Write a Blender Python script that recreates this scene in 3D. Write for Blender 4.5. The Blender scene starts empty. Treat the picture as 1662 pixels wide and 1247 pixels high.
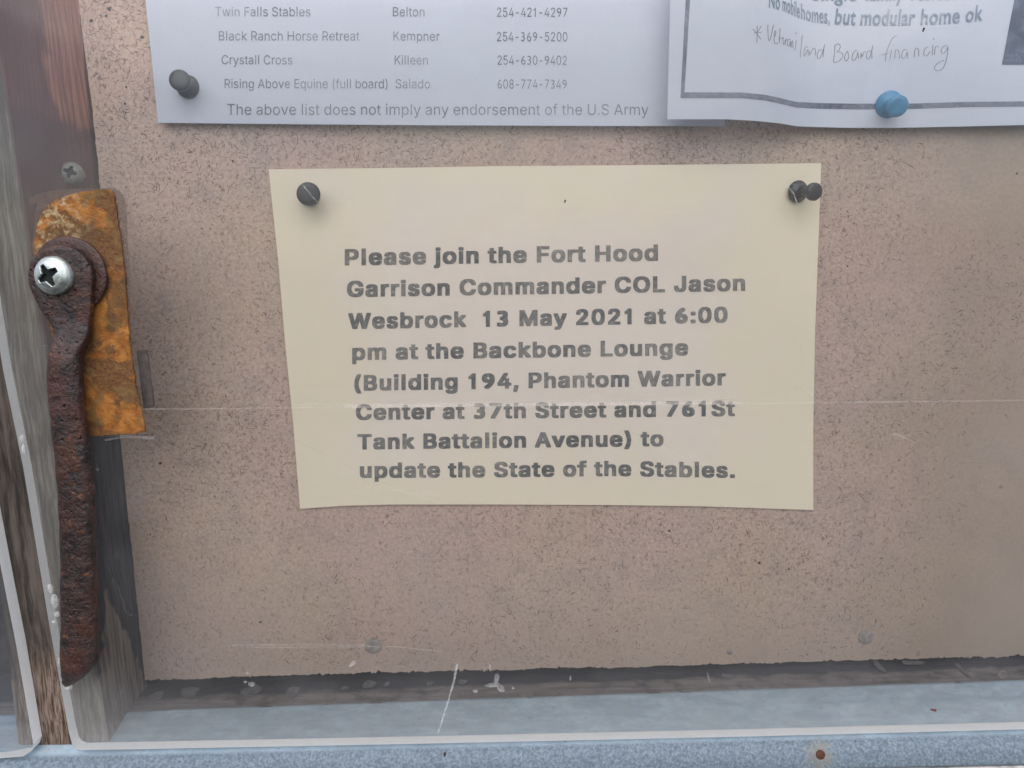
import bpy, bmesh, math, random, json
import numpy as np
from mathutils import Vector, Matrix, noise
random.seed(7)
R = math.radians
SC = bpy.context.scene
COL = SC.collection
CM = 0.01                                   # everything below is measured in centimetres

# ------------------------------------------------------------------ camera
CAM = Vector((0.4538, -30.8204, 5.3033))    # 31 cm in front of the board
PITCH, YAW, ROLL, FPX = 0.1635, -0.0053, -0.0264, 1231.7
def _axes():
    ca, sa, cb, sb = math.cos(PITCH), math.sin(PITCH), math.cos(YAW), math.sin(YAW)
    fwd = Vector((sb*ca, cb*ca, -sa)); right = Vector((cb, -sb, 0)); up = right.cross(fwd)
    cc, sc = math.cos(ROLL), math.sin(ROLL)
    return cc*right + sc*up, -sc*right + cc*up, fwd
RT, UP, FW = _axes()
cam_d = bpy.data.cameras.new('camera'); cam = bpy.data.objects.new('camera', cam_d); COL.objects.link(cam)
cam.matrix_world = Matrix.Translation(CAM*CM) @ Matrix((RT, UP, -FW)).transposed().to_4x4()
cam_d.sensor_width = 36; cam_d.lens = 36*FPX/1662; cam_d.clip_start = 0.01; cam_d.clip_end = 100
SC.camera = cam

# ------------------------------------------------------------------ light
w = bpy.data.worlds.new('World'); SC.world = w; w.use_nodes = True
wn = w.node_tree.nodes; wl = w.node_tree.links
sky = wn.new('ShaderNodeTexSky'); sky.sky_type = 'NISHITA'; sky.sun_disc = False
SUN_EL, SUN_AZ = R(56), R(180)              # azimuth clockwise from +Y
sky.sun_elevation = SUN_EL; sky.sun_rotation = SUN_AZ; sky.air_density = 1.0; sky.dust_density = 2.5
wl.new(sky.outputs[0], wn['Background'].inputs[0]); wn['Background'].inputs[1].default_value = 0.12
sun_d = bpy.data.lights.new('sun', 'SUN'); sun_d.energy = 1.3; sun_d.angle = R(95); sun_d.color = (1, .93, .84)
sun = bpy.data.objects.new('sun', sun_d); COL.objects.link(sun)
sdir = Vector((math.sin(SUN_AZ)*math.cos(SUN_EL), math.cos(SUN_AZ)*math.cos(SUN_EL), math.sin(SUN_EL)))
sun.rotation_euler = (-sdir).to_track_quat('-Z', 'Y').to_euler()
sun.location = (0, -1, 1)
SC.view_settings.view_transform = 'Standard'; SC.view_settings.look = 'None'
SC.view_settings.exposure = 0.8; SC.view_settings.gamma = 1
SC.render.engine = 'CYCLES'
SC.cycles.transparent_max_bounces = 24

# ------------------------------------------------------------------ measuring: a ray through a spot of the photograph meets a real surface
def ray(px, py): return FW + RT*((px-831)/FPX) - UP*((py-623.5)/FPX)
def at(px, py, Y):
    d = ray(px, py); return CAM + d*((Y-CAM.y)/d.y)
def on(px, py, yf, steep=False):
    """first hit with the surface y = yf(x, z), coming from the camera"""
    d = ray(px, py); f = lambda t: (CAM.y+d.y*t)-yf(CAM.x+d.x*t, CAM.z+d.z*t)
    y0 = -2.3 if steep else -.9
    t0 = (y0-CAM.y)/d.y; t1 = (.05-CAM.y)/d.y; n = 14 if steep else 1; a = t0
    for i in range(1, n+1):
        e = t0+(t1-t0)*i/n
        if i == n or f(e) >= 0: break
        a = e
    for _ in range(11 if steep else 13):
        m = (a+e)/2
        if f(m) >= 0: e = m
        else: a = m
    return CAM+d*e
def lerp(pts, x):
    if x <= pts[0][0]:
        (a, b), (c, d) = pts[0], pts[1]
    elif x >= pts[-1][0]:
        (a, b), (c, d) = pts[-2], pts[-1]
    else:
        for (a, b), (c, d) in zip(pts, pts[1:]):
            if a <= x <= c: break
    return b+(d-b)*(x-a)/(c-a)
def sm(a, b, x):
    t = min(1, max(0, (x-a)/(b-a))); return t*t*(3-2*t)

# ------------------------------------------------------------------ objects
def link(name, verts, faces, mat, parent=None, smooth=False, origin=None):
    me = bpy.data.meshes.new(name)
    po = parent['_o'] if parent else None
    if po is not None: o0 = Vector(po)
    else: o0 = Vector(origin) if origin is not None else Vector((0, 0, 0))
    me.from_pydata([tuple((Vector(v)-o0)*CM) for v in verts], [], faces)
    if smooth: me.shade_smooth()
    me.materials.append(mat)
    ob = bpy.data.objects.new(name, me); COL.objects.link(ob)
    if parent: ob.parent = parent
    else: ob.location = o0*CM
    ob['_o'] = tuple(o0)
    return ob
def empty(name, loc):
    o = bpy.data.objects.new(name, None); COL.objects.link(o); o.empty_display_size = .01
    o.location = Vector(loc)*CM; o['_o'] = tuple(loc); return o
def tag(o, label=None, cat=None, group=None, kind=None):
    if label: o['label'] = label
    if cat: o['category'] = cat
    if group: o['group'] = group
    if kind: o['kind'] = kind
    return o
def from_bm(name, bm, mat, parent=None, smooth=False):
    bm.normal_update(); bm.verts.index_update()
    v = [tuple(x.co) for x in bm.verts]; f = [[q.index for q in x.verts] for x in bm.faces]
    bm.free(); return link(name, v, f, mat, parent, smooth)
def prism(front, back, mat, name, parent=None, bevel=0, seg=2, origin=None):
    """closed solid between two loops of equal length"""
    bm = bmesh.new(); n = len(front)
    a = [bm.verts.new(p) for p in front]; b = [bm.verts.new(p) for p in back]
    f1 = bm.faces.new(a); bm.faces.new(b[::-1])
    for i in range(n): bm.faces.new([a[(i+1) % n], a[i], b[i], b[(i+1) % n]])
    if bevel:
        bmesh.ops.bevel(bm, geom=list(bm.edges), offset=bevel, segments=seg, affect='EDGES', clamp_overlap=True)
    bmesh.ops.recalc_face_normals(bm, faces=bm.faces)
    bmesh.ops.triangulate(bm, faces=[f for f in bm.faces if len(f.verts) > 4])
    if origin is not None:
        bm.normal_update(); bm.verts.index_update()
        v = [tuple(x.co) for x in bm.verts]; f = [[q.index for q in x.verts] for x in bm.faces]; bm.free()
        return link(name, v, f, mat, None, False, origin)
    return from_bm(name, bm, mat, parent)
def poly(px, Y, T, mat, name, parent=None, bevel=0, seg=2, sub=None, jit=0, origin=None):
    """solid whose front outline was measured in the plane Y, T thick"""
    if sub: px = dense(px, sub, jit)
    f = [at(x, y, Y) for x, y in px]
    return prism(f, [p+Vector((0, T, 0)) for p in f], mat, name, parent, bevel, seg, origin)
def dense(px, step, jit=0):
    out = []
    n = len(px)
    for i in range(n):
        a, b = px[i], px[(i+1) % n]
        L = math.hypot(b[0]-a[0], b[1]-a[1]); k = max(1, int(L/step))
        for j in range(k):
            t = j/k; out.append((a[0]+(b[0]-a[0])*t+random.uniform(-jit, jit), a[1]+(b[1]-a[1])*t+random.uniform(-jit, jit)))
    return out
def lathe(profile, n, base, axis):
    """profile: (radius, height) list; returns verts, faces"""
    axis = Vector(axis).normalized(); u = axis.orthogonal().normalized(); v = axis.cross(u)
    V, F = [], []
    for r, h in profile:
        for k in range(n):
            a = 2*math.pi*k/n; V.append(Vector(base)+axis*h+u*(r*math.cos(a))+v*(r*math.sin(a)))
    m = len(profile)
    for i in range(m-1):
        for k in range(n):
            F.append([i*n+k, i*n+(k+1) % n, (i+1)*n+(k+1) % n, (i+1)*n+k])
    F.append(list(range(n))[::-1]); F.append([(m-1)*n+k for k in range(n)])
    return V, F

# ------------------------------------------------------------------ materials
class M:
    def __init__(s, name):
        s.m = bpy.data.materials.new(name); s.m.use_nodes = True
        s.t = s.m.node_tree; s.n = s.t.nodes; s.l = s.t.links
        s.b = s.n['Principled BSDF']
        g = s.n.new('ShaderNodeNewGeometry'); v = s.n.new('ShaderNodeVectorMath'); v.operation = 'SCALE'; v.inputs[3].default_value = 100
        s.l.new(g.outputs['Position'], v.inputs[0]); s.pos = v.outputs[0]; s._xyz = None
    def _in(s, sock, v):
        if v is None: return
        if hasattr(v, 'is_output'): s.l.new(v, sock)
        elif isinstance(v, (tuple, list)) and sock.type == 'RGBA' and len(v) == 3: sock.default_value = (*v, 1)
        else: sock.default_value = v
    def vec(s, scale=(1, 1, 1), src=None, add=None):
        v = s.n.new('ShaderNodeVectorMath'); v.operation = 'MULTIPLY'; s.l.new(src or s.pos, v.inputs[0]); v.inputs[1].default_value = scale
        if add is None: return v.outputs[0]
        a = s.n.new('ShaderNodeVectorMath'); a.operation = 'ADD'; s.l.new(v.outputs[0], a.inputs[0]); s._in(a.inputs[1], add); return a.outputs[0]
    def noise(s, scale, detail=4, rough=.55, src=None, dist=0, col=False):
        x = s.n.new('ShaderNodeTexNoise'); x.inputs['Scale'].default_value = scale; x.inputs['Detail'].default_value = detail
        x.inputs['Roughness'].default_value = rough; x.inputs['Distortion'].default_value = dist
        s.l.new(src or s.pos, x.inputs['Vector']); return x.outputs['Color' if col else 'Fac']
    def voro(s, scale, feature='DISTANCE_TO_EDGE', src=None, rnd=1, out='Distance'):
        x = s.n.new('ShaderNodeTexVoronoi'); x.feature = feature; x.inputs['Scale'].default_value = scale; x.inputs['Randomness'].default_value = rnd
        s.l.new(src or s.pos, x.inputs['Vector']); return x.outputs[out]
    def ramp(s, v, a, b, lo=0., hi=1.):
        x = s.n.new('ShaderNodeMapRange'); x.interpolation_type = 'SMOOTHSTEP'
        s._in(x.inputs[0], v); x.inputs[1].default_value = a; x.inputs[2].default_value = b; x.inputs[3].default_value = lo; x.inputs[4].default_value = hi
        return x.outputs[0]
    def math(s, op, a, b=None):
        x = s.n.new('ShaderNodeMath'); x.operation = op; s._in(x.inputs[0], a)
        if b is not None: s._in(x.inputs[1], b)
        return x.outputs[0]
    def mix(s, f, a, b, mode='MIX'):
        x = s.n.new('ShaderNodeMix'); x.data_type = 'RGBA'; x.blend_type = mode
        s._in(x.inputs[0], f); s._in(x.inputs[6], a); s._in(x.inputs[7], b); return x.outputs[2]
    def axis(s, i):
        if s._xyz is None:
            x = s.n.new('ShaderNodeSeparateXYZ'); s.l.new(s.pos, x.inputs[0]); s._xyz = x
        return s._xyz.outputs[i]
    def jitter(s, scale, amp, src=None):
        """position with noise added"""
        c = s.noise(scale, 2, .5, src=src, col=True)
        v = s.n.new('ShaderNodeVectorMath'); v.operation = 'SUBTRACT'; s.l.new(c, v.inputs[0]); v.inputs[1].default_value = (.5, .5, .5)
        k = s.n.new('ShaderNodeVectorMath'); k.operation = 'SCALE'; s.l.new(v.outputs[0], k.inputs[0]); k.inputs[3].default_value = amp
        a = s.n.new('ShaderNodeVectorMath'); a.operation = 'ADD'; s.l.new(k.outputs[0], a.inputs[0]); s.l.new(src or s.pos, a.inputs[1]); return a.outputs[0]
    def bump(s, h, dist=.02, strength=1.):
        x = s.n.new('ShaderNodeBump'); x.inputs['Strength'].default_value = strength; x.inputs['Distance'].default_value = dist*CM
        s.l.new(h, x.inputs['Height']); s.l.new(x.outputs[0], s.b.inputs['Normal'])
    def out(s, col, rough=.8, metal=0, spec=.5):
        s._in(s.b.inputs['Base Color'], col); s._in(s.b.inputs['Roughness'], rough); s._in(s.b.inputs['Metallic'], metal)
        s.b.inputs['Specular IOR Level'].default_value = spec
        return s.m

def mat_board():
    m = M('pressed_particle_board')
    big = m.noise(.13, 3, .5); mid = m.noise(.45, 4, .6); fine = m.noise(7, 5, .75); grit = m.noise(24, 3, .7)
    c = m.mix(m.ramp(big, .38, .62), (.60, .435, .335), (.615, .42, .36))
    c = m.mix(m.ramp(mid, .35, .7, 0, .4), c, (.43, .345, .30))
    c = m.mix(m.ramp(fine, .4, .7, 0, .6), c, (.66, .545, .48))
    c = m.mix(m.ramp(fine, .6, .3, 0, .5), c, (.36, .275, .235))
    c = m.mix(m.ramp(grit, .48, .66, 0, .4), c, (.26, .195, .165))
    c = m.mix(m.ramp(m.noise(.9, 5, .65), .52, .7, 0, .35), c, (.36, .29, .27))
    # shade of the lower right painted in: darker downwards and along the right
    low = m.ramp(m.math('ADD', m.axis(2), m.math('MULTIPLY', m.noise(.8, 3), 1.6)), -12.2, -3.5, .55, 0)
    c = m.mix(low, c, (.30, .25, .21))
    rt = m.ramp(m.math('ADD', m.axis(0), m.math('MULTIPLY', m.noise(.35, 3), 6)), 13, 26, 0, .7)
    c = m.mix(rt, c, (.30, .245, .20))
    spots = m.ramp(m.voro(.3, 'F1', src=m.jitter(3, .3)), .02, .05, .6, 0)
    c = m.mix(spots, c, (.15, .1, .08))
    m.bump(m.math('ADD', fine, m.math('MULTIPLY', grit, .5)), .02, .6)
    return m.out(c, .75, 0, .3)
def mat_paper(name, base, edge=None, cx=0, cz=0, hx=1, hz=1):
    m = M(name)
    f = m.noise(1.1, 4, .6); g = m.noise(14, 3, .6)
    c = m.mix(m.ramp(f, .3, .7, 0, .5), base, tuple(x*.94 for x in base))
    if edge:   # yellowed from the edges inwards
        dx = m.math('ABSOLUTE', m.math('DIVIDE', m.math('SUBTRACT', m.axis(0), cx), hx))
        dz = m.math('ABSOLUTE', m.math('DIVIDE', m.math('SUBTRACT', m.axis(2), cz), hz))
        e = m.math('ADD', m.math('MAXIMUM', dx, m.math('MULTIPLY', dz, .9)), m.math('MULTIPLY', m.math('SUBTRACT', m.noise(.35, 3), .5), .9))
        c = m.mix(m.ramp(e, .42, .98), c, edge)
    c = m.mix(m.ramp(g, .4, .8, 0, .25), c, tuple(x*.86 for x in base))
    m.bump(m.math('ADD', m.math('MULTIPLY', g, .15), f), .05, .35)
    m.out(c, .8, 0, .25)
    # thin sheet: some light comes through
    tr = m.n.new('ShaderNodeBsdfTranslucent'); m._in(tr.inputs[0], c)
    mx = m.n.new('ShaderNodeMixShader'); mx.inputs[0].default_value = .12
    m.l.new(m.b.outputs[0], mx.inputs[1]); m.l.new(tr.outputs[0], mx.inputs[2]); m.l.new(mx.outputs[0], m.n['Material Output'].inputs[0])
    return m.m
def mat_ink(name, col, paper, wear=.5, sc=6.):
    m = M(name)
    a = m.ramp(m.noise(sc, 4, .75), .42, .72, 0, wear); b = m.ramp(m.noise(.5, 2, .5), .35, .68, 0, .3)
    sp = m.ramp(m.noise(42, 2, .6), .55, .68, 0, wear*.9)
    f = m.math('MINIMUM', m.math('ADD', m.math('MAXIMUM', a, sp), b), .8)
    return m.out(m.mix(f, col, paper), .7, 0, .3)
def mat_frost():
    m = M('frosted_acrylic_edge'); c = m.mix(m.ramp(m.noise(3, 4, .6), .3, .7), (.92, .93, .92), (.97, .97, .97))
    m.out(c, .5); tr = m.n.new('ShaderNodeBsdfTranslucent'); m._in(tr.inputs[0], c); mx = m.n.new('ShaderNodeMixShader'); mx.inputs[0].default_value = .22
    m.l.new(m.b.outputs[0], mx.inputs[1]); m.l.new(tr.outputs[0], mx.inputs[2]); m.l.new(mx.outputs[0], m.n['Material Output'].inputs[0]); return m.m
def mat_wood(name, kind):
    m = M(name)
    j = m.jitter(.5, .35)
    g1 = m.noise(5, 5, .65, src=m.vec((1, 1, .06), j)); g2 = m.noise(16, 4, .7, src=m.vec((1, 1, .05), j)); g3 = m.noise(1.2, 3, .6, src=m.vec((1, 1, .35)))
    ring = m.math('SINE', m.math('MULTIPLY', m.math('ADD', m.math('ADD', m.axis(0), m.math('MULTIPLY', m.axis(1), .9)), m.math('MULTIPLY', m.noise(.35, 3, .5, src=m.vec((1, 1, .2))), 2.2)), 24))
    if kind == 'face':      # silvered front face of the upright
        c = m.mix(m.ramp(g1, .32, .68), (.11, .092, .075), (.31, .285, .25))
        c = m.mix(m.ramp(ring, -.2, 1, 0, .55), c, (.16, .135, .115))
        c = m.mix(m.ramp(g2, .5, .75, 0, .8), c, (.045, .036, .03))
        c = m.mix(m.ramp(g3, .5, .75, 0, .5), c, (.13, .095, .06))
        return m, c, g1, g2, ring
    return m, g1, g2, g3, ring
def mat_post():
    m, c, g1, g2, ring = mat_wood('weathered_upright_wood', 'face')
    # the strip between the two panes takes the rain and the panes' painted-in shade: darker, brown where it stays wet at the foot
    # (line of the right pane's left edge in x as a function of z)
    a, b = at(5, 600, -3.5), at(117, 1216, -3.5)
    k = (b.x-a.x)/(b.z-a.z)
    xe = m.math('ADD', a.x-k*a.z, m.math('MULTIPLY', m.axis(2), k))
    d = m.math('SUBTRACT', m.axis(0), xe)
    wet_shade = m.math('MULTIPLY', m.ramp(d, -.02, .12, 1, 0), m.ramp(m.axis(1), -3.4, -3.2, 1, 0))
    dk = m.mix(m.ramp(g1, .3, .7), (.028, .023, .02), (.125, .105, .09))
    br = m.mix(m.ramp(g2, .35, .65), (.05, .026, .016), (.27, .21, .17))
    foot = m.ramp(m.math('ADD', m.axis(2), m.math('MULTIPLY', m.noise(1.1, 3), 3)), -9.5, -6.8, 1, 0)
    dk = m.mix(foot, dk, br)
    c = m.mix(wet_shade, c, dk)
    # side turned into the case: red-brown stain at the top, dark below, bare silver foot
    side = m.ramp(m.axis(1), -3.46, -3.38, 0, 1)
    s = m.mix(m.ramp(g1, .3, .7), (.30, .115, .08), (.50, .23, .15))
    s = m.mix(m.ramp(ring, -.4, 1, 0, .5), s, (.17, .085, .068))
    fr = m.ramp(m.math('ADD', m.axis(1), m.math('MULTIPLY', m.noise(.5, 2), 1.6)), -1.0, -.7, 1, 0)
    s = m.mix(m.math('MULTIPLY', fr, .8), s, (.13, .058, .06))  # reflection on the pane painted as a darker front half
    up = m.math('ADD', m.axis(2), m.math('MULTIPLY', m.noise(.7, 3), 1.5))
    s = m.mix(m.ramp(up, 11.2, 11.9, .8, 0), s, (.11, .055, .058))  # dark reflection lower down painted into the wood colour
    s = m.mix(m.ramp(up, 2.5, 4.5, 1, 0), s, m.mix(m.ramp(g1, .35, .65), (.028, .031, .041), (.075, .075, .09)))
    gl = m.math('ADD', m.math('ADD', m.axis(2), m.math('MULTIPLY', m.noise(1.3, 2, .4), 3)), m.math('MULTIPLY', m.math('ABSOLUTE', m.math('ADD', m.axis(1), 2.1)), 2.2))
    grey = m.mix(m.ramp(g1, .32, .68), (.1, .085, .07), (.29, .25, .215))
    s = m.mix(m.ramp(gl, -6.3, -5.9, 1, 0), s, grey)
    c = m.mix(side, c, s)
    m.bump(m.math('ADD', m.math('MULTIPLY', g1, 1.2), m.math('MULTIPLY', g2, -.6)), .07, .9)
    return m.out(c, .85, 0, .25)
def mat_rail(name, a, b, gap_shade=False):
    m = M(name)
    g = m.noise(4, 5, .65, src=m.vec((.08, 1, 1))); n = m.noise(1.5, 4, .6)
    c = m.mix(m.ramp(g, .3, .7), a, b); c = m.mix(m.ramp(n, .45, .7, 0, .7), c, tuple(x*.5 for x in a))
    if gap_shade: c = m.mix(m.ramp(m.math('ADD', m.axis(1), m.math('MULTIPLY', m.noise(.9, 4), .9)), -.5, -.1, 0, .92), c, (.032, .035, .045))  # shade under the board painted along the back of the rail
    m.bump(g, .05, .7); return m.out(c, .9, 0, .2)
def mat_galv():
    m = M('weathered_galvanised_steel')
    s = m.noise(2.2, 5, .65, src=m.vec((.35, 1, 1))); f = m.noise(11, 4, .7); sp = m.voro(3.2, 'F1', src=m.jitter(2, .4), out='Color')
    c = m.mix(m.ramp(s, .3, .7), (.27, .37, .45), (.40, .51, .60))
    bw = m.n.new('ShaderNodeRGBToBW'); m.l.new(sp, bw.inputs[0])
    c = m.mix(m.ramp(bw.outputs[0], .2, .8, 0, .4), c, (.30, .345, .385))
    c = m.mix(m.ramp(f, .55, .75, 0, .45), c, (.50, .56, .61))
    c = m.mix(m.ramp(m.noise(17, 2, .5), .66, .72, 0, .9), c, (.06, .06, .06))
    # outside the pane the steep face's shade is painted as darker zinc
    c = m.mix(m.ramp(m.axis(1), -4.05, -3.8, .9, 0), c, m.mix(m.ramp(m.noise(9, 5, .8), .36, .66), (.05, .073, .098), (.17, .215, .26)))
    # rust bleeding round the nail
    q = at(1332, 1226, -4.35)
    dv = m.n.new('ShaderNodeVectorMath'); dv.operation = 'DISTANCE'; m.l.new(m.pos, dv.inputs[0]); dv.inputs[1].default_value = q
    rr = m.math('ADD', dv.outputs['Value'], m.math('MULTIPLY', m.math('SUBTRACT', m.noise(5, 3), .5), 1.1))
    c = m.mix(m.ramp(rr, .25, .7, .5, 0), c, (.20, .17, .12))
    m.bump(m.math('ADD', s, m.math('MULTIPLY', f, .4)), .02, .5)
    return m.out(c, m.ramp(f, .3, .7, .55, .72), .05, .35)
def mat_rust(name, kind):
    m = M(name)
    n1 = m.noise(.8, 5, .6, dist=.6); n2 = m.noise(2.4, 5, .65, dist=.4); n3 = m.noise(9, 5, .7); n4 = m.noise(28, 3, .6)
    if kind == 'plate':
        c = m.mix(m.ramp(n2, .35, .62), (.26, .088, .015), (.40, .165, .034))
        c = m.mix(m.ramp(n1, .44, .52, 0, .85), c, m.mix(m.ramp(n3, .35, .65), (.07, .032, .016), (.17, .09, .035)))
        c = m.mix(m.ramp(m.noise(1.3, 4, .6, src=m.vec(add=(5, 9, 3)), dist=.8), .54, .60, 0, .7), c, (.19, .115, .04))
        c = m.mix(m.ramp(n3, .58, .74, 0, .45), c, (.20, .065, .014))
        e_ = m.noise(.55, 3, .5, src=m.vec(add=(2, 7, 1)))
        c = m.mix(m.ramp(e_, .5, .6, 0, .6), c, (.085, .045, .02))
        # pale crust left on the upper left corner
        q = at(75, 345, -3.99)
        dv = m.n.new('ShaderNodeVectorMath'); dv.operation = 'DISTANCE'; m.l.new(m.pos, dv.inputs[0]); dv.inputs[1].default_value = q
        cr = m.math('MULTIPLY', m.ramp(dv.outputs['Value'], .3, 2.1, 1, 0), m.ramp(m.noise(3.2, 5, .7), .46, .64, 0, .8))
        c = m.mix(cr, c, (.55, .42, .24))
        m.bump(m.math('ADD', n2, m.math('MULTIPLY', n3, .5)), .07, .9)
        return m.out(c, .75, 0, .35)
    big = m.noise(.9, 3, .6); pit = m.voro(3.4, 'F1', src=m.jitter(3, .35)); pit2 = m.voro(8, 'F1', src=m.jitter(6, .12))
    c = m.mix(m.ramp(n2, .38, .62), (.011, .006, .006), (.045, .020, .018))
    c = m.mix(m.ramp(big, .45, .65, 0, .7), c, m.mix(m.ramp(n3, .4, .6), (.045, .015, .009), (.10, .03, .013)))
    c = m.mix(m.ramp(n3, .56, .7, 0, .6), c, (.10, .07, .068))
    pm = m.math('MULTIPLY', m.ramp(pit, .10, .24, 1, 0), m.ramp(n2, .42, .52)); pn = m.math('MULTIPLY', m.ramp(pit2, .1, .3, 1, 0), m.ramp(m.noise(3, 2), .5, .6))
    c = m.mix(m.math('MULTIPLY', m.math('MAXIMUM', pm, pn), .9), c, (.008, .004, .004))
    c = m.mix(m.ramp(m.noise(3.1, 4, .6, src=m.vec(add=(3, 1, 8))), .6, .7, 0, .7), c, (.19, .06, .015))
    if kind == 'washer': c = m.mix(.3, c, (.08, .03, .018))
    h = m.math('ADD', m.math('MULTIPLY', n3, .6), m.math('MULTIPLY', n2, 1.2)); h = m.math('SUBTRACT', h, m.math('ADD', m.math('MULTIPLY', pm, .8), m.math('MULTIPLY', pn, .5)))
    m.bump(h, .07, .9)
    return m.out(c, m.ramp(n3, .3, .7, .3, .6), .1, .65)
def mat_fibre():
    m = M('dark_wood_fibre'); return m.out(m.mix(m.ramp(m.noise(1.7, 4, .7), .3, .7), (.095, .066, .055), (.30, .215, .175)), .85, 0, .2)
def mat_zinc():
    m = M('zinc_plated_screw'); n = m.noise(3, 4, .6); f = m.noise(14, 4, .7)
    c = m.mix(m.ramp(n, .35, .65), (.38, .44, .42), (.64, .67, .65)); c = m.mix(m.ramp(f, .55, .75, 0, .6), c, (.30, .34, .28))
    m.bump(f, .012, .5); return m.out(c, m.ramp(n, .3, .7, .28, .5), .75)
def mat_plain(name, col, rough=.5, spec=.5, var=.3, metal=0, bump=0.):
    m = M(name); n = m.noise(4, 4, .6); c = m.mix(m.ramp(n, .3, .7, 0, 1), tuple(x*(1-var) for x in col), col)
    f = m.noise(22, 3, .7); c = m.mix(m.ramp(f, .5, .8, 0, var), c, tuple(min(1, x*1.5+.03) for x in col))
    if bump: m.bump(f, bump, .7)
    return m.out(c, rough, metal, spec)
def mat_pane():
    m = M('clear_acrylic_dust_and_veil')
    n, l = m.n, m.l
    tr = n.new('ShaderNodeBsdfTransparent'); tr.inputs[0].default_value = (.985, .99, .985, 1)
    gl = n.new('ShaderNodeBsdfGlossy'); gl.inputs['Roughness'].default_value = .06
    fr = n.new('ShaderNodeFresnel'); fr.inputs[0].default_value = 1.3
    mx = n.new('ShaderNodeMixShader'); l.new(fr.outputs[0], mx.inputs[0]); l.new(tr.outputs[0], mx.inputs[1]); l.new(gl.outputs[0], mx.inputs[2])
    df = n.new('ShaderNodeBsdfDiffuse'); df.inputs[0].default_value = (.78, .80, .84, 1)
    tl = n.new('ShaderNodeBsdfTranslucent'); tl.inputs[0].default_value = (.78, .80, .84, 1)
    dd = n.new('ShaderNodeMixShader'); dd.inputs[0].default_value = .4; l.new(df.outputs[0], dd.inputs[1]); l.new(tl.outputs[0], dd.inputs[2])
    a = m.ramp(m.noise(.22, 4, .55), .3, .7, .014, .046); b = m.ramp(m.noise(30, 3, .7), .58, .78, 0, .06)  # dust, plus a painted veil in place of the sky's reflection
    st = m.ramp(m.noise(2.5, 4, .6, src=m.vec((.12, 1, 1))), .55, .8, 0, .02)
    ft = m.ramp(m.math('ADD', m.axis(2), m.math('MULTIPLY', m.noise(.4, 3), 3)), -12.6, -7.5, .075, 0)
    lf = m.ramp(m.math('ADD', m.axis(0), m.math('MULTIPLY', m.noise(.5, 4), 4)), -16, -10, .03, 0)
    fac = m.math('ADD', m.math('ADD', m.math('ADD', a, b), st), m.math('ADD', ft, lf))
    m2 = n.new('ShaderNodeMixShader'); l.new(fac, m2.inputs[0]); l.new(mx.outputs[0], m2.inputs[1]); l.new(dd.outputs[0], m2.inputs[2])
    l.new(m2.outputs[0], n['Material Output'].inputs[0]); return m.m
def mat_alpha(name, col, alpha, rough=.6, nz=None):
    m = M(name); n, l = m.n, m.l
    m.out(col, rough); tr = n.new('ShaderNodeBsdfTransparent'); mx = n.new('ShaderNodeMixShader')
    if nz: m._in(mx.inputs[0], m.ramp(m.noise(nz, 4, .7), .3, .7, alpha*.4, min(1, alpha*1.5)))
    else: mx.inputs[0].default_value = alpha
    l.new(tr.outputs[0], mx.inputs[1]); l.new(m.b.outputs[0], mx.inputs[2]); l.new(mx.outputs[0], n['Material Output'].inputs[0]); return m.m

MT = dict(
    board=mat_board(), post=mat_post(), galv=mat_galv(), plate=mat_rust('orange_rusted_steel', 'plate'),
    rust=mat_rust('dark_rusted_iron', 'bar'), washer=mat_rust('dark_rusted_washer', 'washer'), zinc=mat_zinc(), pane=mat_pane(),
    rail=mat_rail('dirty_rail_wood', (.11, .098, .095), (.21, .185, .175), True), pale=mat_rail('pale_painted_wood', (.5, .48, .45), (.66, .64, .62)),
    back=mat_rail('dark_backing', (.02, .019, .022), (.06, .055, .058)),
    frost=mat_frost(), blackpin=mat_plain('black_pin_plastic', (.018, .02, .025), .35, .5, .3),
    bluepin=mat_plain('blue_pin_plastic', (.09, .29, .50), .35, .5, .2), glue=mat_alpha('clear_glue', (.8, .82, .82), .3, .1, 2),
    scratch=mat_alpha('scratched_acrylic', (.74, .75, .76), .15, .6, 9), faint=mat_alpha('faint_scratch', (.78, .77, .76), .11, .6, 5), ridge=mat_alpha('pale_ridge', (.68, .63, .56), .30, .6, 3), cut=mat_alpha('fresh_scratch', (.78, .80, .80), .3, .5, 9), fibre=mat_fibre(),
    halo=mat_alpha('old_glue_film', (.16, .12, .10), .5, .35, 3), crust=mat_plain('lime_crust', (.55, .50, .40), .9, .2, .4, 0, .06),
    bug=mat_plain('beetle_shell', (.03, .018, .014), .35, .6, .4), seed=mat_plain('dark_red_seed', (.14, .015, .02), .5, .5, .4),
    nail=mat_plain('painted_nail_head', (.34, .30, .28), .6, .4, .35, 0, .02), rnail=mat_plain('rusty_nail_head', (.115, .045, .025), .8, .3, .6, 0, .04),
    dullscrew=mat_plain('dull_screw_steel', (.30, .29, .25), .45, .5, .4, .4, .02), recess=mat_plain('dark_screw_recess', (.02, .024, .024), .8, .2, .3),
    flake=mat_plain('dry_flake', (.13, .125, .13), .8, .3, .4), block=mat_plain('dark_brown_strip', (.19, .15, .145), .9, .2, .4),
    white1=mat_paper('white_list_paper', (.615, .655, .76)), white2=mat_paper('white_flyer_paper', (.67, .71, .81)),
)
mc = at(884, 545, -.2)
MT['cream'] = mat_paper('yellowed_paper', (.97, .86, .77), (.96, .86, .67), mc.x, mc.z, 10.8, 7.0)
MT['ink_bold'] = mat_ink('worn_bold_toner', (.095, .10, .11), (.5, .46, .41), .45)
MT['ink_list'] = mat_ink('faded_list_toner', (.10, .11, .14), (.6, .63, .7), .35)
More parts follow.
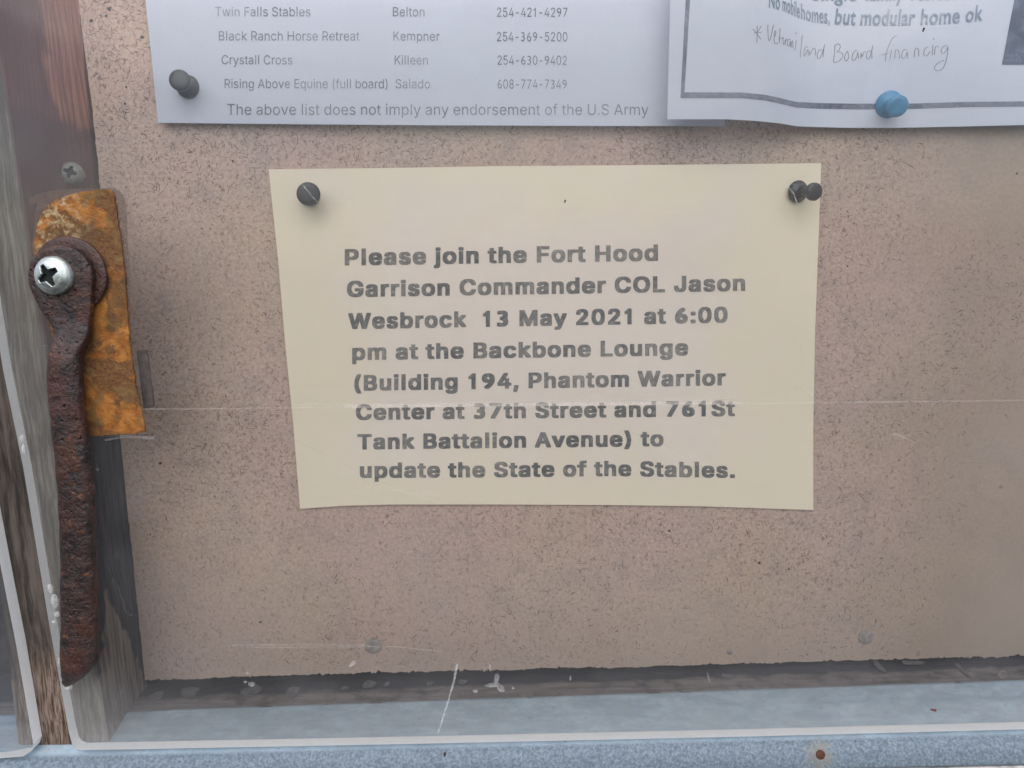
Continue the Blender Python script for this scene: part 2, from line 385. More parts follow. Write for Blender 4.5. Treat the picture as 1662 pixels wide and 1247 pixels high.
MT['ink_flyer'] = mat_ink('blue_grey_flyer_ink', (.13, .19, .28), (.6, .65, .7), .45)
MT['ink_border'] = mat_ink('navy_border_ink', (.07, .085, .13), (.4, .42, .5), .4)
MT['ink_photo'] = mat_ink('dark_photo_print', (.06, .075, .12), (.2, .24, .32), .5, 2.)
MT['pen'] = mat_ink('grey_ballpoint', (.2, .21, .25), (.55, .57, .6), .5)
MT['print_pale'] = mat_plain('pale_print', (.22, .26, .34), .7, .3, .2)

# ------------------------------------------------------------------ display case
YF = -3.5                                   # front of the uprights, where the panes lie
ZS = -13.15
# pressed board
edge = [(127, -40), (127, 0), (144, 130), (160, 270), (176, 500), (192, 710), (215, 900), (235, 1105)]
bot = [(235, 1105), (430, 1097), (700, 1090), (1000, 1083), (1200, 1077), (1450, 1070), (1662, 1065), (1850, 1060)]
loop = []
for (a, b), amp in [((edge[i], edge[i+1]), .4) for i in range(len(edge)-1)]+[((bot[i], bot[i+1]), .9) for i in range(len(bot)-1)]:
    L = math.hypot(b[0]-a[0], b[1]-a[1]); k = int(L/2.6)+1; vert = abs(b[1]-a[1]) > abs(b[0]-a[0])
    for j in range(k):
        t = j/k; x = a[0]+(b[0]-a[0])*t; y = a[1]+(b[1]-a[1])*t
        o = amp*(noise.noise(Vector((x*.03, y*.03, 1)))*2.5+random.gauss(0, .9)+(random.random() < .06)*random.uniform(-4, 2))
        loop.append((x+o, y) if vert else (x, y+o))
loop += [(1850, 1060), (1850, -200), (100, -200)]
f = [at(x, y, 0) for x, y in loop]
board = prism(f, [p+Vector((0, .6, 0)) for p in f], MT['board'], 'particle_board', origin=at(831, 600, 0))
tag(board, 'pinkish tan pressed particle board flecked with dark curls behind all the papers', 'board')
def nail(px, py, r, mat, name='nail_head'):
    p = at(px, py, 0); V, F = lathe([(r*.2, -.01), (r, -.008), (r, .02), (r*.92, .04), (r*.4, .05), (.01, .052)], 28, p, (0, -1, 0))
    return link(name, V, F, mat, board, True)
nail(606, 1048, .37, MT['nail']); nail(1405, 1034, .34, MT['nail']); nail(1185, 1058, .13, MT['nail'])

# short dark curly fibres pressed into the face of the board: far too many to count
rg = np.random.RandomState(11)
def fibres(n):
    V, F = [], []; K = 5
    while n > 0:
        n -= 1
        x, y = rg.uniform(120, 1680), rg.uniform(-30, 1100)
        a = .55+.75*noise.noise(Vector((x*.004, y*.004, 3)))-.3*sm(1150, 1600, x)-.12*sm(700, 1000, y)+.25*sm(1000, 300, x)*sm(500, 100, y)
        if rg.rand() > a: continue
        if x < lerp([(p[1], p[0]) for p in edge], y)+4 or y > lerp(bot, x)-4: continue
        q = at(x, y, -.006); L = rg.choice([.07, .11, .16, .22, .3], p=[.3, .28, .22, .14, .06]); th = rg.uniform(0, 6.28)
        if y > 850: th = rg.normal(1.57, .7)
        k = rg.normal(0, 9)*(.16/L)**.5; wd = rg.uniform(.007, .0145); b0 = len(V)
        px_, pz_ = q.x, q.z
        for i in range(K+1):
            t = i/K; ww = wd*(1-.75*abs(2*t-1)**2); sx, sz = -math.sin(th), math.cos(th)
            V.append((px_+sx*ww, -.006, pz_+sz*ww)); V.append((px_-sx*ww, -.006, pz_-sz*ww))
            px_ += math.cos(th)*L/K; pz_ += math.sin(th)*L/K; th += k*L/K+rg.normal(0, .35)
        for i in range(K): F.append((b0+2*i, b0+2*i+1, b0+2*i+3, b0+2*i+2))
    return V, F
V, F = fibres(60000)
tag(link('wood_fibres', V, F, MT['fibre'], board), kind='stuff')

back = prism([at(0, -200, 1.6), at(1900, -200, 1.6), at(1900, 1300, 1.6), at(0, 1300, 1.6)], [at(x, y, 1.6)+Vector((0, .5, 0)) for x, y in [(0, -200), (1900, -200), (1900, 1300), (0, 1300)]], MT['back'], 'wall')
tag(back, kind='structure')

# upright with four long edges, each straight as measured
def ext(a, b, z):
    t = (z-a.z)/(b.z-a.z); return a+(b-a)*t
FR = (at(0, 95, YF), at(173, 1192, YF)); BR = (at(128, 0, 0), at(234, 1105, 0)); FL = (at(8, 1050, YF), at(25, 1195, YF))
post_b = bmesh.new(); rows = []
NZ = 90
for i in range(NZ+1):
    z = ZS-.25+(22-ZS)*i/NZ
    fr, br, fl = ext(*FR, z), ext(*BR, z), ext(*FL, z)
    br = br+Vector((-.03, 0, 0)); w_ = noise.noise(Vector((0, 0, z*.8)))*.05
    bl = Vector((fl.x+.1, 0, z)); back_r = Vector((br.x, 1.5, z)); back_l = Vector((bl.x, 1.5, z))
    sec = []
    NF = 16
    for k in range(NF+1):     # front face with raised grain
        t = k/NF; p = fl.lerp(fr, t); g = noise.noise(Vector((p.x*3.2, 0, z*.12)))*.05+noise.noise(Vector((p.x*9, 3, z*.3)))*.02
        if k in (0, NF): p = p+Vector((0, .07, 0))
        sec.append(p+Vector((w_*(t if k == NF else 0), -abs(g)*0+g*.6-.0+.035, 0)))
    for k in range(1, 9):
        t = k/8; p = fr.lerp(br, t); sec.append(p+Vector((noise.noise(Vector((p.y*4, 5, z*.15)))*.03, 0, 0)))
    sec += [back_r, back_l]
    rows.append([post_b.verts.new(p) for p in sec])
for a, b in zip(rows, rows[1:]):
    n = len(a)
    for k in range(n): post_b.faces.new([a[k], a[(k+1) % n], b[(k+1) % n], b[k]])
post_b.faces.new(rows[0][::-1]); post_b.faces.new(rows[-1])
bmesh.ops.recalc_face_normals(post_b, faces=post_b.faces)
post = empty('wooden_post', (FR[1].x, YF, ZS))
tag(post, 'weathered grey wooden upright standing between the two clear panes', 'post')
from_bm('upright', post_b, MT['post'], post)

# screw driven into the inner side of the upright
def phillips(profile, n, base, axis, name, mat, parent, arm, depth, spin=.2, wid=.3):
    """round head with a cross recess pressed into a fine grid dome"""
    axis = Vector(axis).normalized(); u = axis.orthogonal().normalized(); v = axis.cross(u)
    ca, sa = math.cos(spin), math.sin(spin); V, F, CC = [], [], []; Rr = profile[0][0]; nr = 48
    def hgt(r):
        return lerp([(p[0], p[1]) for p in profile[::-1]], r)
    for i in range(nr+1):
        r = Rr*i/nr
        for k in range(n):
            a = 2*math.pi*k/n; x, y = r*math.cos(a), r*math.sin(a); X, Y = ca*x+sa*y, -sa*x+ca*y
            w1 = wid*arm*(1-.62*min(1, abs(X)/arm)); w2 = wid*arm*(1-.62*min(1, abs(Y)/arm))
            c = max((1-sm(w1*.8, w1*1.15, abs(Y)))*(1-sm(arm*.9, arm, abs(X))), (1-sm(w2*.8, w2*1.15, abs(X)))*(1-sm(arm*.9, arm, abs(Y))))
            V.append(Vector(base)+u*x+v*y+axis*(hgt(r)-depth*c*(1-.4*r/arm if r < arm else .6))); CC.append(c)
    for i in range(nr):
        for k in range(n): F.append([i*n+k, i*n+(k+1) % n, (i+1)*n+(k+1) % n, (i+1)*n+k])
    m0 = len(V)
    for k in range(n):
        a = 2*math.pi*k/n; V.append(Vector(base)+u*(Rr*.97*math.cos(a))+v*(Rr*.97*math.sin(a))-axis*.25)
    for k in range(n): F.append([nr*n+k, nr*n+(k+1) % n, m0+(k+1) % n, m0+k])
    o = link(name, V, F, mat, parent, True); o.data.materials.append(MT['recess'])
    for pl in o.data.polygons:
        if sum(CC[q] if q < len(CC) else 0 for q in pl.vertices) > 1.4: pl.material_index = 1  # faces of the cross recess take the darker material
    return o
# where the ray meets the side of the upright
z0 = at(116, 281, -1).z
fr, br = ext(*FR, z0), ext(*BR, z0)
best = min((abs(at(116, 281, y).x-(fr.x+(br.x-fr.x)*((y-YF)/(-YF)))), y) for y in np.linspace(-3.4, -.1, 200))[1]
sp = at(116, 281, best-.18)
phillips([(.42, 0), (.39, .09), (.3, .17), (.15, .22), (0, .235)], 96, sp, (.28, -1, .1), 'screw', MT['dullscrew'], post, .24, .13, .45, .42)

# bottom rail, galvanised sill
def plane_z(px, py, z):
    d = ray(px, py); return CAM+d*((z-CAM.z)/d.z)
def rise(x): return .47*(x+16.4)/38
PROF = [(-1.62, -13.0, 1), (-1.75, -13.02, 1), (-2.2, -13.07, .8), (-2.9, -13.14, .4), (-3.5, -13.24, .1), (-3.85, -13.36, 0), (-4.1, -13.48, 0), (-4.27, -13.62, 0),
        (-4.36, -13.8, 0), (-4.42, -14.0, 0), (-4.47, -14.27, 0), (-4.45, -14.34, 0), (-4.38, -14.36, 0)]
def sill_z(y, x):
    for (a, z1, k1), (b, z2, k2) in zip(PROF, PROF[1:]):
        if a >= y >= b:
            t = (y-a)/(b-a); return z1+(z2-z1)*t+rise(x)*(k1+(k2-k1)*t)
    return -13
V, F = [], []; NX = 160; n = len(PROF)
for i in range(NX+1):
    x = -26+54*i/NX
    for k, (y, z, kk) in enumerate(PROF):
        V.append((x, y, z+rise(x)*kk+noise.noise(Vector((x*.35, k*.4, 2)))*.02))
for i in range(NX):
    for k in range(n-1): F.append([i*n+k, i*n+k+1, (i+1)*n+k+1, (i+1)*n+k])
V2 = [(a, b+.04 if z < -13.6 else b, z-.05) for a, b, z in V]   # sheet thickness
N0 = len(V); V += V2; F += [[q+N0 for q in f][::-1] for f in F]
for i in range(NX): F.append([i*n+n-1, N0+i*n+n-1, N0+(i+1)*n+n-1, (i+1)*n+n-1]); F.append([i*n, (i+1)*n, N0+(i+1)*n, N0+i*n])
sill = link('metal_sill', V, F, MT['galv'], None, True, (0, -3.5, -13.3))
tag(sill, 'blue grey galvanised metal sill sloping out beneath the clear panes', 'sill')
p = at(1332, 1226, -4.38); V, F = lathe([(.17, -.04), (.18, .02), (.15, .05), (.1, .07), (.01, .06)], 24, p+Vector((0, .03, 0)), (0, -1, .25))
nl = link('nail_head', V, F, MT['rnail'], sill, True)

V, F = [], []
RP = [(1.55, -13.02), (.4, -13.03), (-.1, -13.0), (-.7, -12.97), (-1.2, -12.97), (-1.7, -13.03), (-1.75, -13.2), (-1.75, -15)]; n = len(RP)
for i in range(NX+1):
    x = -26+54*i/NX
    for k, (y, z) in enumerate(RP): V.append((x, y, z+rise(x)+noise.noise(Vector((x*1.3, y*2, 7)))*.04))
for i in range(NX):
    for k in range(n-1): F.append([i*n+k, i*n+k+1, (i+1)*n+k+1, (i+1)*n+k])
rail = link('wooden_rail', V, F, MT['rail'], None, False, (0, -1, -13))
tag(rail, 'dirty brown wooden rail in the dark gap beneath the particle board', 'rail')
ledge = prism([(-26, -7, -14.5), (28, -7, -14.42), (28, -1.5, -14.42), (-26, -1.5, -14.5)], [(-26, -7, -16.5), (28, -7, -16.5), (28, -1.5, -16.5), (-26, -1.5, -16.5)], MT['pale'], 'wooden_ledge', origin=(0, -4, -14.5))
tag(ledge, 'pale painted wooden ledge just showing below the metal sill', 'ledge')

# ------------------------------------------------------------------ panes
def make_pane(px, Y, T, name):
    f = [at(x, y, Y) for x, y in px]; b = [q+Vector((0, T, 0)) for q in f]; n = len(f)
    # slightly eased front rim: frosted saw-cut edge
    cx = sum((q for q in f), Vector())/n
    fi = [q.lerp(cx, .0) for q in f]
    V = fi+b; F = [list(range(n))[::-1], [n+i for i in range(n)]]+[[i, (i+1) % n, n+(i+1) % n, n+i] for i in range(n)]
    o = link(name, V, F, MT['pane'], None, False, tuple(f[0]))
    o.data.materials.append(MT['frost'])
    for i, pl in enumerate(o.data.polygons):
        if i >= 2: pl.material_index = 1
    bm = bmesh.new(); bm.from_mesh(o.data); bmesh.ops.recalc_face_normals(bm, faces=bm.faces)
    bmesh.ops.triangulate(bm, faces=[q for q in bm.faces if len(q.verts) > 4]); bm.to_mesh(o.data); bm.free()
    return o
YP = -4.0; TP = .47
rp = [(-92, -40), (-60, 200), (-24, 420), (5, 600), (38, 760), (75, 985), (112, 1190), (117, 1208), (122, 1215), (132, 1218), (700, 1207), (1200, 1196), (1662, 1184), (1900, 1178), (1900, -200), (-112, -200)]
paneR = tag(make_pane(rp, YP, TP, 'acrylic_pane'), 'large clear scratched acrylic pane covering the papers, with the rusty latch on it', 'pane', 'clear acrylic panes of the case')
YL = -4.12; TL = .55
lp = [(-140, 100), (-50, 640), (-22, 800), (5, 940), (27, 1051), (50, 1185), (54, 1208), (50, 1220), (38, 1228), (0, 1231), (-200, 1236), (-260, 100)]
paneL = tag(make_pane(lp, YL, TL, 'acrylic_pane'), 'thick clear acrylic pane with chamfered corner at the lower left of the photo', 'pane', 'clear acrylic panes of the case')

def ribbon(pts, wd, Y, mat, name, parent, th=.006):
    """thin raised or gouged line lying on a plane; wd may taper"""
    P = [at(x, y, Y) for x, y in pts]; V, F = [], []; n = len(P)
    for i, q in enumerate(P):
        d = (P[min(n-1, i+1)]-P[max(0, i-1)]).normalized(); s = Vector((-d.z, 0, d.x))
        t = i/(n-1); k = wd*(1 if not isinstance(wd, tuple) else 1) if not isinstance(wd, tuple) else wd[0]+(wd[1]-wd[0])*t
        V += [q+s*k/2, q-s*k/2]
    for i in range(n-1):
        a, b = 2*i, 2*i+2; F.append([a, b, b+1, a+1])
    return link(name, V, F, mat, parent)
YSF = YP-.012
def scratch(pts, wd=.03, m='scratch'): return ribbon(pts, wd, YSF, MT[m], 'scratch', paneR)
scratch([(742, 1078), (737, 1105), (727, 1140), (719, 1165), (711, 1190)], (.09, .05), 'cut')
scratch([(197, 664), (300, 664), (480, 662), (700, 659), (900, 657), (1120, 655), (1300, 654), (1480, 652), (1662, 650)], .055, 'faint')
scratch([(480, 656), (640, 656), (820, 653), (1190, 649)], .035, 'faint')
ribbon([(560, 660), (720, 658), (1000, 656), (1205, 654)], .13, YSF-.01, MT['ridge'], 'scratch', paneR)
scratch([(368, 1048), (470, 1046), (595, 1047)], .05, 'faint'); scratch([(400, 1051), (600, 1050), (632, 1049), (720, 1058)], .03)
scratch([(150, 709), (185, 707), (250, 711)], (.05, .12)); scratch([(170, 714), (215, 708)], (.1, .03))
scratch([(489, 298), (517, 331)], .03, 'cut'); scratch([(1279, 303), (1288, 314), (1294, 331)], .03, 'cut'); scratch([(1286, 300), (1312, 299), (1335, 298)], .018)
scratch([(1285, 620), (1308, 632), (1333, 643)], (.02, .04), 'faint'); scratch([(1300, 628), (1318, 643), (1330, 654)], .03); scratch([(1450, 704), (1466, 709), (1484, 719)], (.10, .03), 'faint')
scratch([(182, 938), (187, 962), (192, 950), (196, 968), (200, 974), (202, 990), (210, 998), (222, 1001)], .016)
scratch([(199, 1116), (196, 1130), (190, 1142), (183, 1156)], .018); scratch([(168, 905), (176, 920), (178, 930)], .02); scratch([(185, 899), (192, 903)], .02)
scratch([(1165, 820), (1195, 838), (1240, 856)], .02, 'faint'); scratch([(430, 690), (600, 775), (700, 815), (760, 840)], .016, 'faint')
scratch([(560, 770), (575, 772), (622, 792), (700, 812)], .02, 'faint'); scratch([(1150, 1092), (1151, 1108)], .02); scratch([(1147, 1090), (1150, 1102), (1153, 1110)], .03)
scratch([(1020, 700), (1080, 722), (1160, 770)], .014, 'faint'); scratch([(1300, 560), (1330, 690)], .014, 'faint'); scratch([(1344, 1070), (1346, 1105)], .015, 'faint')
scratch([(120, 690), (150, 686), (190, 687)], .02, 'faint'); scratch([(20, 686), (70, 686), (100, 688)], .02, 'faint'); scratch([(60, 560), (78, 562)], .02, 'faint')
ring = [(1628+6*math.cos(a), 1095+5.5*math.sin(a)) for a in np.linspace(0, 6.3, 14)]; scratch(ring, .03)
def blob(px, Y, mat, name, parent, seed=0, th=.05, ry=None):
    """irregular lump: outline in photo measure (cx, cy, rx, ry, angle)"""
    cx, cy, rx, ry_, an = px; V, F = [], []; nr, n = 5, 14; rnd = random.Random(seed+int(cx*7+cy)); ph = [rnd.uniform(.75, 1.2) for _ in range(n)]
    ph = [(ph[i]+ph[(i+1) % n])/2 for i in range(n)]
    ca, sa = math.cos(an), math.sin(an)
    for i in range(nr+1):
        r = math.sin(math.pi/2*i/nr); h = math.cos(math.pi/2*i/nr)
        for k in range(n):
            a = 2*math.pi*k/n; x, y = rx*r*ph[k]*math.cos(a), ry_*r*ph[k]*math.sin(a)
            V.append(at(cx+ca*x-sa*y, cy+sa*x+ca*y, Y)+Vector((0, -th*h, 0)))
    for i in range(nr):
        for k in range(n): F.append([i*n+k, i*n+(k+1) % n, (i+1)*n+(k+1) % n, (i+1)*n+k])
    F.append([nr*n+k for k in range(n)])
    return link(name, V, F, mat, parent, True)
for q in [(36, 712, 4, 8, -.1), (39, 730, 3.5, 10, -.2), (82, 955, 5, 9, -.2), (89, 975, 6, 14, -.25), (93, 997, 6, 5, .3), (88, 1009, 4, 3, 0), (97, 1075, 3, 9, 0), (110, 1114, 8, 6, .2), (103, 1092, 4, 14, -.1)]:
    blob(q, YP, MT['glue'], 'glue_drop', paneR, th=.09)
for q in [(806, 1102, 4, 9, .2), (800, 1112, 14, 4, -.1), (813, 1118, 8, 5, .8), (772, 1122, 5, 3, 0), (408, 1111, 7, 4, .1), (398, 1107, 3, 2, 0), (401, 1093, 3, 1.6, 0), (570, 1079, 6, 3, -.7), (575, 1076, 3, 4, 0), (158, 762, 3, 2.5, 0), (170, 629, 3, 2, .5), (833, 1117, 3, 2, 0), (926, 1101, 2, 4, 0), (795, 1083, 2, 4, 0)]:
    blob(q, YP-.002, MT['scratch'], 'dirt_mark', paneR, th=.012)
# tiny specks and hairline scuffs nobody could count
V, F = [], []
rnd = random.Random(3)
for i in range(520):
    x, y = rnd.uniform(0, 1700), rnd.uniform(-20, 1200) if rnd.random() < .72 else rnd.gauss(1095, 22)
    if y > 1180 or (x < 210 and 300 < y < 720) or (x < 160 and y > 380): continue
    q = at(x, y, YSF); r = rnd.choice([.008, .01, .012, .018]); a = rnd.uniform(0, 3.14)
    l = r if rnd.random() < .7 else rnd.uniform(.05, .22); r2 = r if l == r else .005
    d = Vector((math.cos(a), 0, math.sin(a))); s = Vector((-d.z, 0, d.x)); b = len(V)
    V += [q-d*l, q-s*r2, q+d*l, q+s*r2]; F.append([b, b+1, b+2, b+3])
tag(link('dust_specks', V, F, MT['scratch'], paneR), kind='stuff')

# ------------------------------------------------------------------ sheets of paper
class Sheet:
    """paper spanned between four measured edges and laid on the surface y = yf(x, z)"""
    def __init__(s, top, right, bottom, left, yf, nu, nv, mat, name, label, curl=None):
        s.yf = yf; s.steep = name == 'paper_flyer'; V, F = [], []
        def par(poly):
            L = [0]
            for a, b in zip(poly, poly[1:]): L.append(L[-1]+math.hypot(b[0]-a[0], b[1]-a[1]))
            L = [q/L[-1] for q in L]
            return lambda t: (lerp(list(zip(L, [q[0] for q in poly])), t), lerp(list(zip(L, [q[1] for q in poly])), t))
        T, Rr, B, Lf = par(top), par(right), par(bottom), par(left)
        c00, c10, c01, c11 = T(0), T(1), B(0), B(1)
        for j in range(nv+1):
            v = j/nv
            for i in range(nu+1):
                u = i/nu; q = []
                for k in (0, 1):
                    q.append((1-v)*T(u)[k]+v*B(u)[k]+(1-u)*Lf(v)[k]+u*Rr(v)[k]-((1-u)*(1-v)*c00[k]+u*(1-v)*c10[k]+(1-u)*v*c01[k]+u*v*c11[k]))
                V.append(on(q[0], q[1], yf, s.steep))
        for j in range(nv):
            for i in range(nu):
                a = j*(nu+1)+i; F.append([a, a+nu+1, a+nu+2, a+1])
        N = len(V); V += [p+Vector((0, .012, 0)) for p in V]; F2 = [[q+N for q in f][::-1] for f in F]
        rim = [i for i in range(nu+1)]+[(j+1)*(nu+1)-1 for j in range(1, nv+1)]+[nv*(nu+1)+i for i in range(nu-1, -1, -1)]+[j*(nu+1) for j in range(nv-1, 0, -1)]
        n3 = len(V); m3 = len(rim); V += [V[k] for k in rim]+[V[k+N] for k in rim]
        F3 = [[n3+(k+1) % m3, n3+k, n3+m3+k, n3+m3+(k+1) % m3] for k in range(m3)]
        s.o = link(name, V, F+F2+F3, mat, None, True, tuple(V[0])); tag(s.o, label, 'paper')
    def spot(s, x, y, lift=.012):
        p = on(x, y, s.yf, s.steep); d = (CAM-p).normalized(); return p+d*lift
